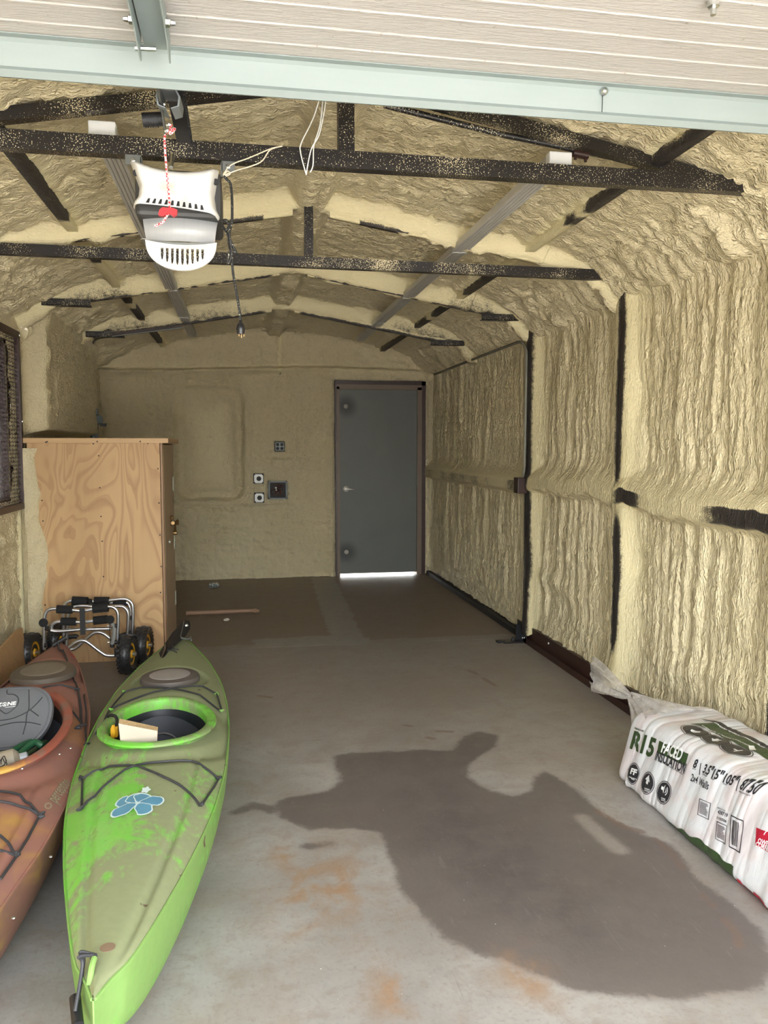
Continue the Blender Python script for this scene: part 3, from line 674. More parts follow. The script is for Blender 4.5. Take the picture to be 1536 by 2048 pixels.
# front light cover: a pillow with pinched sides and a dipped top
NU, NV = 33, 25; V = []
def cov(u, v_):                               # u -1..1 across, v 0 bottom..1 top
    xl = np.interp(v_, [0, .06, .2, .45, .8, 1], [-.146, -.150, -.133, -.128, -.146, -.158]); xr = np.interp(v_, [0, .06, .2, .45, .8, 1], [.133, .140, .128, .122, .132, .138])
    x = -.200+(xl*(1-u)/2+xr*(1+u)/2)
    zt = 2.468-.030*(1-u*u)-.006*u; zb = 2.300+.006*(1-u*u)-.012*u
    z = zb+(zt-zb)*v_
    edge = min(1, (1-abs(u))/.22)*1.0; ev = min(1, (1-v_)/.18)
    return (x, 2.930-.075*(1-(1-edge)**2.2)**.6*(.45+.55*(1-(1-ev)**2)**.5)-.02*(1-v_), z)
for i in range(NU):
    for j in range(NV): V.append(cov(-1+2*i/(NU-1), j/(NV-1)))
Fc = [(i*NV+j, (i+1)*NV+j, (i+1)*NV+j+1, i*NV+j+1) for i in range(NU-1) for j in range(NV-1)]
g = G('translucent_white'); v = g.coord(); n = g.noise(v, 9, 3); g.set(color=g.mix(g.step(n, .55, .8), (.72, .72, .70), (.52, .46, .38)), rough=.35, sss=.0); M['cover'] = g.m
lc = B().add(V, Fc, True).build('light_cover', M['cover'], t)
for k in range(10):                           # vent slots near the lower edge
    u = -.62+1.24*k/9; h = .021-.012*abs(u)**2; p = Vector(cov(u, .035)); p2 = Vector(cov(u, .16-.05*u*u)); s_ = -.2*u
    B().add([(p.x-.0055, p.y-.0015, p.z), (p.x+.0055, p.y-.0015, p.z), (p2.x+.003, p2.y-.0015, p2.z), (p2.x-.003, p2.y-.0015, p2.z), (p.x-.0055, p.y+.004, p.z), (p.x+.0055, p.y+.004, p.z), (p2.x+.003, p2.y+.004, p2.z), (p2.x-.003, p2.y+.004, p2.z)],
            [(0, 1, 2, 3), (7, 6, 5, 4), (0, 4, 5, 1), (1, 5, 6, 2), (2, 6, 7, 3), (3, 7, 4, 0)]).build('vent_slot', M['black'], t)
for sx, zz in ((-.334, 2.425), (-.072, 2.41)): B().lathe([(.0, 0), (.011, .0), (.011, .004), (0, .004)], (sx, 2.885, zz), (0, -1, 0), 10).build('side_clip', M['black'], t)
g = G('milky_grey_lens'); v = g.coord((90, 1, 1)); g.set(color=g.mix(g.math('MULTIPLY', g.noise(v, 1, 1), .5), (.40, .41, .42), (.30, .31, .32)), rough=.3); M['inner'] = g.m
NU, NV = 17, 7; V = []
for i in range(NU):
    for j in range(NV):
        u = -1+2*i/(NU-1); v_ = j/(NV-1); V.append((-.198+u*(.116+.012*v_), 2.945+.035*u*u-.02*math.sin(v_*PI), 2.222+.080*v_-.0*u))
B().add(V, [(i*NV+j, (i+1)*NV+j, (i+1)*NV+j+1, i*NV+j+1) for i in range(NU-1) for j in range(NV-1)], True).build('inner_lens', M['inner'], t)
# lower flap: a D-shaped grille with nine open slots
out = [(-.121, .070)]+[(-.06*math.cos(a)*2.0, .070-.0-.045*0-.108*math.sin(a)**.85) for a in np.linspace(.06, PI-.06, 25)]+[(.121, .070)]+[(x, .070-.014*(1-(x/.121)**2)) for x in np.linspace(.10, -.10, 9)]
holes = []
for k in range(9):
    x = -.068+.017*k+.004; bt = -.020+.030*abs((x)/.08)**2.2; tp = .045-.002
    holes.append([(x-.0045, tp), (x-.0045, bt+.02), (x-.0025, bt+.004), (x, bt), (x+.0025, bt+.004), (x+.0045, bt+.02), (x+.0045, tp)])
fb = B().prism(out, (-.194, 2.915, 2.152), (1, 0, 0), (0, .25, .97), (0, .006, -.0015), holes)
fb.build('hinged_grille', M['cover'], t, label='white slotted cover hanging open below')
b = B(); b.box((-.305, 2.935, 2.206), (-.085, 2.98, 2.216)); b.build('lamp_plate', M['greygalv'], t)
# release rope and handle
g = G('red_white_rope'); v = g.coord(); wv_ = g.n('TexChecker', {'Vector': v, 'Scale': 160, 'Color1': (.75, .03, .04, 1), 'Color2': (.85, .75, .74, 1)}); g.set(color=wv_.outputs[0], rough=.7); M['rope'] = g.m
M['redp'] = flat('red_plastic', (.50, .012, .02), .35)
hk = at(337, 424, 1, 2.62)
t = thing('release_cord', tuple(hk), 'red and white release rope with a red handle hanging before the opener', 'rope')
B().tube([at(347, 258, 1, 2.56), at(338, 262, 1, 2.575), at(330, 270, 1, 2.58), at(330, 300, 1, 2.59), at(334, 350, 1, 2.61), at(338, 395, 1, 2.62), at(340, 418, 1, 2.62)], .0032, 8, fine=6).build('rope', M['rope'], t)
kn = B(); random.seed(3)
kn.tube([at(345+random.uniform(-7, 7), 258+random.uniform(-9, 9), 1, 2.55+random.uniform(-.01, .01)) for _ in range(9)], .0038, 6, fine=4); kn.build('top_knot', M['rope'], t)
B().tube([at(336, 428, 1, 2.615), at(331, 436, 1, 2.612), at(325, 445, 1, 2.61), at(309, 452, 1, 2.61)], .0036, 8, fine=5).build('rope_tail', M['rope'], t)
hp = [(319, 421), (325, 416), (346, 417), (355, 421), (354, 430), (347, 434), (341, 429), (334, 429), (326, 434), (317, 431)]
pc = at(337, 425, 1, 2.615)
B().prism([(at(x, y, 1, 2.615).x-pc.x, at(x, y, 1, 2.615).z-pc.z) for x, y in hp], (pc.x, 2.607, pc.z), (1, 0, 0), (0, 0, 1), (0, .018, 0)).build('handle', M['redp'], t)
# power cord
g = G('flecked_black_cord'); v = g.coord(); g.set(color=g.mix(g.step(g.noise(v, 210, 1), .66, .7), (.012, .012, .012), (.6, .55, .42)), rough=.6); M['cord'] = g.m
t = thing('power_cord', tuple(at(483, 668, 1, 2.90)), 'black power cord with a three-pin plug hanging looped beside the opener', 'power cord')
cl = [(447, 352), (455, 360), (461, 368), (464, 400), (464, 440), (460, 460), (458, 485), (463, 510), (466, 545), (472, 580), (478, 615), (481, 640)]
B().tube([at(x, y, 1, 2.90+.004*math.sin(i)) for i, (x, y) in enumerate(cl)], .0046, 8, fine=6).build('cable', M['cord'], t)
B().tube([at(x, y, 1, 2.895+.006*math.sin(2*i)) for i, (x, y) in enumerate([(444, 443), (452, 440), (458, 450), (452, 462), (446, 452), (458, 475), (466, 492), (472, 506), (462, 502), (455, 515), (457, 528), (463, 505), (459, 470), (462, 440)])], .0044, 8, fine=5).build('knot', M['cord'], t)
B().lathe([(.005, .0), (.006, -.012), (.012, -.020), (.016, -.034), (.013, -.052), (0, -.053)], at(481, 638, 1, 2.90), (0, 0, 1), 12).build('plug', M['blackgloss'], t)
for dx in (-5, 0, 5): B().tube([at(483+dx, 662, 1, 2.90), at(483+dx, 673+(3 if dx == 0 else 0), 1, 2.90)], .0018, 5).build('pin', M['brass'], t)
t = thing('signal_wire', tuple(at(560, 296, 1, 2.94)), 'thin white low-voltage wires looped over the nearest tie beam', 'wire')
for P in ([(446, 350), (462, 330), (500, 315), (540, 298), (560, 293)], [(446, 352), (470, 342), (520, 325), (540, 300), (565, 292)], [(448, 346), (452, 352), (460, 348), (455, 342), (448, 350)]):
    B().tube([at(x, y, 1, 2.955) for x, y in P], .0022, 6, fine=6).build('wire', flat('cream_wire', (.72, .64, .50), .5) if 'wirem' not in M else M['wirem'], t)
for P in ([(640, 195), (625, 240), (603, 285), (601, 305), (612, 348)], [(652, 195), (648, 225), (638, 270), (622, 300), (612, 350)], [(646, 195), (640, 250), (628, 290), (626, 330), (620, 345)]):
    B().tube([at(x, y, 1, 2.962) for x, y in P], .0022, 6, fine=6).build('wire', M.get('wirem') or M['white'], t)
# ================================================================== back wall: door, boxes
dk = G('grey_green_door'); v = dk.coord(); 
n = dk.noise(v, 3, 3); cc = dk.mix(n, (.098, .104, .090), (.130, .136, .120))
pos = dk.n('SeparateXYZ', {0: dk.coord()})
def blotch(cx, cz, r):
    a = dk.math('POWER', dk.math('SUBTRACT', pos.outputs[0], cx), 2); c_ = dk.math('POWER', dk.math('SUBTRACT', pos.outputs[2], cz), 2)
    return dk.step(dk.math('SQRT', dk.math('ADD', a, c_)), r, r*.2)
D0 = (1.576, 9.285, .028)                       # door origin, the blotches are black overspray round the bolts
for z_ in (1.975, .28): cc = dk.mix(dk.math('MULTIPLY', blotch(1.195-D0[0], z_-D0[2], .17), .8), cc, (.012, .012, .011))
dk.set(color=cc, rough=.5); M['door'] = dk.m
t = thing('door_1', D0, None, None); t['kind'] = 'structure'; del t['_o']; t['_o'] = list(D0)
B().box((1.119, 9.262, .030), (2.033, 9.305, 2.169), bev=.002).build('door_slab', M['door'], t)
M['taupe'] = flat('taupe_frame', (.165, .118, .080), .5)
b = B(); b.box((1.088, 9.245, 0), (1.1185, 9.40, 2.2)); b.box((2.0335, 9.245, 0), (2.088, 9.40, 2.2)); b.box((1.088, 9.245, 2.1695), (2.088, 9.40, 2.225)); b.box((1.118, 9.306, .1), (1.14, 9.40, 2.17)); b.box((2.01, 9.306, .1), (2.034, 9.40, 2.17)); b.box((1.12, 9.306, 2.15), (2.03, 9.40, 2.17)); b.build('door_frame', M['taupe'], t)
b = B(); b.box((1.070, 9.25, 0), (1.089, 9.44, 2.27)); b.box((2.088, 9.252, 0), (2.135, 9.44, 2.27)); b.box((1.070, 9.252, 2.225), (2.135, 9.44, 2.272)); b.build('steel_surround', M['brown'], t)
M['satin'] = flat('satin_nickel', (.62, .60, .56), .35, .35)
hd = B().lathe([(0, 0), (.036, 0), (.036, .008), (.030, .014), (.013, .016), (.012, .05), (0, .05)], (1.192, 9.262, 1.022), (0, -1, 0), 20).build('door_handle', M['satin'], t)
hd['_o'] = list(D0); B().tube([(1.192, 9.216, 1.022), (1.23, 9.212, 1.022), (1.285, 9.214, 1.018), (1.292, 9.222, 1.016)], [.010, .010, .008, .007], 10, fine=3).build('lever', M['satin'], hd)
for z_ in (1.975, .285): B().lathe([(0, 0), (.026, 0), (.026, .005), (.016, .014), (.006, .015), (0, .02)], (1.195, 9.262, z_), (0, -1, 0), 18).build('bolt_head', M['satin'], t)
for z_ in (1.96, 1.115, .33): B().tube([(2.034, 9.256, z_-.06), (2.034, 9.256, z_+.06)], .008, 8).build('hinge', M['greygalv'], t)
def wall_y(x, z): return 9.262
t = thing('outlet_box', (.433, 9.255, 1.46), 'small grey four-socket box in the foam, above the junction box', 'electrical outlet')
b = B(); b.box((.376, 9.245, 1.457), (.490, 9.30, 1.571), bev=.006); b.build('box', M['black'], t)
B().box((.383, 9.238, 1.464), (.483, 9.246, 1.564), bev=.004).build('cover_plate', M['grey'], t)
for a in (-.024, .024):
    for c_ in (-.022, .022): B().lathe([(.0, 0), (.018, 0), (.018, .003), (0, .003)], (.433+a, 9.238, 1.514+c_), (0, -1, 0), 12).build('socket', M['black'], t)
for nm, z_, lb in (('a', 1.150, 'upper of two white octagonal box covers with a round black hole'), ('b', .932, 'lower of two white octagonal box covers with a round black hole')):
    x_ = .191 if nm == 'a' else .196
    t = thing('octagon_box', (x_, 9.25, z_-.05), lb, 'electrical box', 'white octagonal boxes on the back wall')
    r = .050; k = .034
    B().prism([(-k, -r), (k, -r), (r, -k), (r, k), (k, r), (-k, r), (-r, k), (-r, -k)], (x_, 9.236, z_), (1, 0, 0), (0, 0, 1), (0, .02, 0)).build('cover_plate', flat('bright_white', (.88, .90, .88), .35, vary=.02), t)
    B().prism([(-.057, -.057), (.057, -.057), (.057, .057), (-.057, .057)], (x_, 9.244, z_), (1, 0, 0), (0, 0, 1), (0, .05, 0)).build('box', M['black'], t)
    B().lathe([(0, 0), (.027, 0), (.024, .003), (0, .003)], (x_+.003, 9.236, z_), (0, -1, 0), 18).build('hole', M['black'], t)
t = thing('junction_box', (.405, 9.25, .915), 'open square junction box full of coiled wires with a grey rim', 'junction box')
b = B(); x0, x1, z0, z1 = .300, .511, .915, 1.122
for a, c_ in (((x0, 9.215, z0), (x1, 9.30, z0+.016)), ((x0, 9.215, z1-.016), (x1, 9.30, z1)), ((x0, 9.215, z0), (x0+.016, 9.30, z1)), ((x1-.016, 9.215, z0), (x1, 9.30, z1))): b.box(a, c_)
b.build('rim', M['grey'], t); B().box((x0+.01, 9.27, z0+.01), (x1-.01, 9.275, z1-.01)).build('box', M['black'], t)
random.seed(5); M['redwire'] = flat('dark_red_wire', (.10, .018, .010), .4); M['cuwire'] = flat('copper_wire', (.25, .12, .05), .4)
for k in range(9):
    cx, cz = random.uniform(.36, .45), random.uniform(.97, 1.07); r = random.uniform(.02, .04); ph = random.random()*6
    B().tube([(cx+r*1.4*math.cos(ph+a), 9.232+.02*math.sin(a*1.3+k), cz+r*math.sin(ph+a)) for a in np.linspace(0, 5.2, 12)], .0026, 6, fine=2).build('wire', M['redwire'] if k % 3 else M['cuwire'], t)
B().lathe([(0, 0), (.008, .002), (.012, .012), (.006, .024), (0, .025)], (.382, 9.225, 1.045), (0.2, -1, 0), 12).build('wire_nut', M['white'], t); B().lathe([(0, 0), (.007, .002), (.010, .012), (.005, .02), (0, .021)], (.388, 9.225, 1.022), (0.1, -1, -.1), 12).build('wire_nut', M['white'], t)
for x_, w_ in ((.30, 0), (.59, 1)):
    tag(B().box((x_-.05, 9.15, 2.80), (x_+.045, 9.24, 2.825), bev=.004).build('foam_covered_block', M['foam']), 'pale foam-covered block %s of the ridge where the roof meets the back wall' % ('left' if not w_ else 'right'), 'block', 'blocks beside the ridge')
# ================================================================== left wall: window, guard, switch, shrouded lump
t = thing('window_1', (XL, 5.1, WZ0), None, None); t['kind'] = 'structure'
b = B(); b.box((XL-.07, WY0, WZ0), (XL+.0, WY0+.04, WZ1)); b.box((XL-.07, WY1-.04, WZ0), (XL+.0, WY1, WZ1)); b.box((XL-.07, WY0, WZ0), (XL, WY1, WZ0+.04)); b.box((XL-.07, WY0, WZ1-.04), (XL, WY1, WZ1)); b.box((XL-.06, 5.05, WZ0), (XL-.01, 5.09, WZ1))
b.build('window_frame', M['brown'], t)
g = G('dusty_glass'); g.set(color=(.55, .56, .60), rough=.25, trans=.55, ior=1.45); B().box((XL-.045, WY0+.03, WZ0+.03), (XL-.039, WY1-.03, WZ1-.03)).build('pane', g.m, t)
t = thing('window_guard', (XL+.03, 5.1, WZ0-.03), 'dark brown expanded-metal guard screwed over the left wall window', 'window guard')
gx = XL+.075; y0, y1, z0, z1 = WY0-.03, 5.835, 1.09, 2.28
for nm, a, c_ in (('near', (gx-.02, y0, z0), (gx+.01, y0+.04, z1)), ('far', (gx-.02, y1-.045, z0), (gx+.01, y1, z1)), ('low', (gx-.021, y0, z0), (gx+.011, y1, z0+.045)), ('top', (gx-.021, y0, z1-.045), (gx+.011, y1, z1))):
    B().box(a, c_, bev=.003).build('frame_bar', M['brown'], t)
b = B(); pitch = .062; hh = .026; ny = int((y1-y0)/pitch); nz = int((z1-z0)/hh)
for j in range(nz):                            # strands of the diamond mesh
    z_ = z0+.03+j*hh; P = []
    for i in range(ny*2+1): P.append((gx-.006+(.004 if i % 2 else -.004), y0+.02+i*pitch/2, z_+(hh/2*.92 if (i+j) % 2 else -.0)))
    P = [p for p in P if p[1] < y1-.02 and p[1] > 4.95 and p[2] < z1-.03]
    if len(P) > 1: b.tube(P, .0024, 4, cap=False)
o = b.build('expanded_mesh', flat('brown_mesh', (.16, .12, .11), .3, .6), t); o['kind'] = 'stuff'
for z_ in (1.115, 1.68, 2.255): B().lathe([(0, 0), (.009, 0), (.007, .006), (0, .008)], (gx+.010, y1-.02, z_), (1, 0, 0), 10).build('screw', M['zinc'], t)
t = thing('disconnect_switch', (-1.34, 8.15, 1.45), 'blue-grey switch body with a black lever, rising behind the wooden cabinet', 'switch')
b = B(); b.tube([at(187, 878, 1, 8.15), at(186, 850, 1, 8.15), at(184, 838, 1, 8.15), at(184, 818, 1, 8.15)], [.030, .026, .034, .034], 12, fine=4); b.build('body', flat('blue_grey_metal', (.15, .19, .19), .4, .3), t)
B().tube([at(193, 878, 1, 8.13), at(193, 817, 1, 8.13)], .018, 10).build('side_tube', M['grey'], t)
B().lathe([(.0, -.02), (.048, -.02), (.05, 0), (.04, .02), (0, .022)], at(196, 839, 1, 8.12), (.6, -1, 0), 18).build('dial', flat('blue_grey_cap', (.17, .21, .22), .4), t)
B().box(at(201, 847, 1, 8.10)-Vector((0, .01, 0)), at(212, 852, 1, 8.10)+Vector((0, .01, 0)), bev=.003).build('lever', M['blackgloss'], t)
# plastic-wrapped lump high on the left wall
V = []; NU, NV = 28, 16; cL = at(44, 655, 1, 5.98)
for i in range(NU):
    for j in range(NV+1):
        a = 2*PI*i/NU; h = j/NV; r = (.078*math.sin(PI*h)**.6+.002)*(1+.10*math.sin(a*9+h*5))
        V.append((cL.x+r*math.cos(a)*.8, cL.y+r*math.sin(a)*.8, cL.z-.085+.17*h+.01*math.sin(a*3)))
Fc = [(i*(NV+1)+j, ((i+1) % NU)*(NV+1)+j, ((i+1) % NU)*(NV+1)+j+1, i*(NV+1)+j+1) for i in range(NU) for j in range(NV)]
g = G('glossy_wrapped_foam'); g.set(color=(.66, .58, .38), rough=.15, coat=.6); tag(B().add(V, Fc, True).build('wrapped_lamp', g.m), 'glossy plastic-wrapped lump coated in foam, above the window guard', 'wall lamp')
# ================================================================== right wall: conduit, box, base channel, bracket
t = thing('conduit_pipe', (2.15, 5.95, 1.25), 'thin grey conduit along the right eave, bending down the second post to a box', 'conduit')
B().tube([(2.165, 8.95, 2.325), (2.15, 7.6, 2.325), (2.142, 6.3, 2.325), (2.14, 6.02, 2.315), (2.138, 5.90, 2.25), (2.138, 5.885, 2.15), (2.138, 5.885, 1.9), (2.135, 5.885, 1.45), (2.14, 5.90, 1.36), (2.14, 5.93, 1.27)], .011, 10, fine=5).build('pipe', flat('sprayed_conduit', (.20, .19, .15), .5, vary=.4), t)
tag(B().box((2.075, 5.86, 1.155), (2.15, 5.96, 1.275), bev=.004).build('conduit_box', M['brown']), 'small dark red-brown electrical box on the second post at the girt', 'electrical box')
t = thing('base_channel', (2.15, 4.0, 0), 'dark brown steel base channel along the foot of the right wall', 'base channel')
b = B(); b.box((2.135, 2.0, 0), (2.20, 5.86, .012)); b.box((2.160, 2.0, .012), (2.20, 5.86, .135)); b.box((2.135, 2.0, .012), (2.165, 5.86, .045)); b.build('near_channel', M['brown'], t)
b = B(); b.box((2.150, 6.0, 0), (2.20, 9.25, .045)); b.build('far_channel', M['black'], t)
for y_ in (2.9, 4.12, 5.4): B().lathe([(.008, 0), (.007, .006), (0, .008)], (2.160, y_, .10), (-1, 0, 0), 8).build('bolt', M['zinc'], t)
t = thing('post_foot', (2.13, 5.93, 0), 'black bolted steel foot at the base of the second post', 'post bracket')
b = B(); b.box((1.97, 5.83, 0), (2.16, 5.93, .010)); b.box((1.93, 5.86, 0), (1.99, 5.905, .014)); b.build('foot_plate', M['blackgloss'], t)
b = B(); b.box((2.135, 5.80, .0), (2.142, 6.0, .15)); b.box((2.09, 5.90, .01), (2.142, 5.91, .13)); b.build('upright_plate', M['blackgloss'], t)
for y_, z_ in ((5.83, .04), (5.83, .11), (5.87, .12), (5.87, .03)): B().lathe([(.007, 0), (.006, .005), (0, .006)], (2.135, y_, z_), (-1, 0, 0), 8).build('bolt', M['zinc'], t)
B().lathe([(.014, 0), (.012, .02), (.006, .03), (0, .03)], (2.06, 5.88, .010), (0, 0, 1), 8).build('anchor', M['black'], t)
# OSB offcut against the left wall
g = G('oriented_strand_board'); v = g.coord((1, 1, 1)); vo = g.n('TexVoronoi', {'Vector': g.coord((1, 3.5, 1.6)), 'Scale': 26}); n = g.noise(v, 30, 4, .6, 1)
g.set(color=g.mix(n, g.mix(.35, (.42, .25, .115), vo.outputs['Color'], 'MULTIPLY'), (.52, .33, .16)), rough=.6); g.bump(vo.outputs['Distance'], .3, .004); M['osb'] = g.m
b = B(); b.prism([(0, 0), (.93, 0), (.93, .36), (.86, .37), (.3, .335), (0, .34)], (-1.37, 4.45, 0), (0, 1, 0), (-.09, 0, 1), (.014, 0, 0)); 
tag(b.build('osb_panel', M['osb']), 'strand board offcut leaning low against the left wall beside the red kayak', 'board')
# ================================================================== plywood cabinet
g = G('rotary_plywood'); v = g.coord((1, 1, .34)); w1 = g.noise(v, 3.6, 2, .45, .7)
ln = g.math('FRACT', g.math('MULTIPLY', w1, 12)); ln2 = g.math('FRACT', g.math('MULTIPLY', w1, 5))
band = g.step(ln, .0, .85); shade = g.step(g.noise(v, 2.6, 3), .35, .7)
fib = g.noise(g.coord((60, 60, 2.5)), 1, 3)
base = g.mix(shade, (.47, .285, .125), (.56, .355, .165))
c = g.mix(g.math('MULTIPLY', g.math('POWER', band, 5), .55), base, (.34, .175, .07)); c = g.mix(g.math('MULTIPLY', g.step(ln2, .72, .95), .35), c, (.30, .15, .06)); c = g.mix(g.math('MULTIPLY', fib, .2), c, (.62, .45, .26))
g.set(color=c, rough=.55); M['ply'] = g.m
def wood(name, a, c_, sc=(50, 50, 2)):
    g = G(name); v = g.coord(sc); n = g.noise(v, 1, 4, .6); g.set(color=g.mix(n, a, c_), rough=.5); return g.m
M['side'] = wood('cabinet_veneer', (.36, .255, .15), (.46, .335, .205)); M['topw'] = wood('cabinet_top_wood', (.48, .30, .14), (.58, .38, .19), (3, 60, 60))
t = thing('storage_cabinet', (-.98, 6.27, 0), 'tall pale plywood cabinet with swirling grain and a brass latch', 'cabinet')
CX0, CX1, CY0, CY1, CH = -1.435, -.555, 5.83, 6.72, 1.535
B().box((CX0, CY0, .0), (CX1-.002, CY0+.018, CH)).build('plywood_panel', M['ply'], t, label='plywood panel with contour grain')
b = B(); b.box((CX0, CY0+.019, 0), (CX0+.02, CY1, CH)); b.box((CX0, CY1-.018, 0), (CX1, CY1, CH)); b.box((CX0+.02, CY0+.019, .05), (CX1-.02, CY1-.02, .07)); b.build('body', M['side'], t)
B().box((CX1-.006, CY0, .0), (CX1+.012, CY0+.05, CH)).build('edge_strip', wood('plywood_edge', (.20, .085, .04), (.42, .27, .14), (90, 90, 1)), t)
dr = B().box((CX1-.012, CY0+.052, .02), (CX1+.014, CY1-.05, CH-.01), bev=.002).build('door', M['side'], t)
B().box((CX1-.012, CY1-.048, .0), (CX1+.012, CY1, CH)).build('edge_strip', M['side'], t)
B().box((CX0-.03, CY0-.012, CH), (-.50, CY1+.03, CH+.035), bev=.002).build('top_board', M['topw'], t)
xd = CX1+.014
ltc = B(); ltc.lathe([(.0, 0), (.030, 0), (.028, .006), (.012, .010), (.010, .035), (.022, .045), (.024, .055), (.010, .062), (0, .062)], (xd, 6.36, .93), (1, 0, 0), 14)
ltc.tube([(xd+.03, 6.36, .93), (xd+.035, 6.32, .90), (xd+.035, 6.29, .86)], [.009, .008, .013], 8, fine=3); ltc.tube([(xd+.02, 6.30, .93), (xd+.02, 6.41, .93)], .014, 8); ltc.lathe([(0, -.02), (.014, -.014), (.016, 0), (.014, .014), (0, .02)], (xd+.035, 6.29, .855), (1, 0, 0), 10)
ltc.lathe([(.012, 0), (.015, .02), (0, .03)], (xd+.01, 6.36, .955), (0, 0, 1), 10)
ltc.build('latch', M['brass'], dr, label='aged brass latch')
B().lathe([(0, 0), (.018, 0), (.015, .01), (0, .012)], (xd, 6.18, .80), (1, 0, 0), 12).build('lock', M['zinc'], dr)
M['plate'] = flat('cream_steel_plate', (.60, .66, .56), .4)
for y_, z_ in ((6.66, 1.215), (6.66, .745), (6.66, .29)): B().box((xd, y_-.035, z_-.055), (xd+.004, y_+.03, z_+.055)).build('hinge_plate', M['plate'], dr)
for x_, y_ in ((185, 569), (190, 567), (373, 575), (390, 566), (562, 566), (592, 573), (395, 623), (632, 675), (399, 751), (636, 812), (404, 866), (640, 940), (409, 965), (414, 1106), (645, 1066), (168, 802), (172, 884), (642, 1170), (180, 1220)):
    p = at(x_*.5, 600+y_*.5, 1, CY0); B().lathe([(0, 0), (.0055, 0), (.004, .002), (0, .0025)], (p.x, CY0 if p.z < CH else CY0-.012, p.z), (0, -1, 0), 6).build('screw', M['black'], t)
# foam overspray creeping round the cabinet's left edge
NZ_ = 110; V = []; random.seed(2)
zz = np.linspace(.02, 1.50, NZ_); wd = .035+.045*vn(zz*5, zz*0, 301)+.02*vn(zz*16, zz*0, 302)+.05*np.exp(-((zz-.75)/.3)**2)-.02*sst(1.2, 1.5, zz)
for i in range(NZ_):
    for j, (fx, fy) in enumerate(((0, 0), (.25, .030), (.6, .026), (.9, .012), (1.0, .0))):
        V.append((CX0-.05+(wd[i]+.05)*fx, CY0-fy-.008*vn(zz[i]*14, j*1., 303)*(0 < j < 4)+(.0 if j < 4 else .004), zz[i]))
b = B().add(V, [(i*5+j, i*5+j+1, (i+1)*5+j+1, (i+1)*5+j) for i in range(NZ_-1) for j in range(4)], True)
o = b.build('foam_edge', M['foam']); o['kind'] = 'structure'; o.name = 'trim_1'
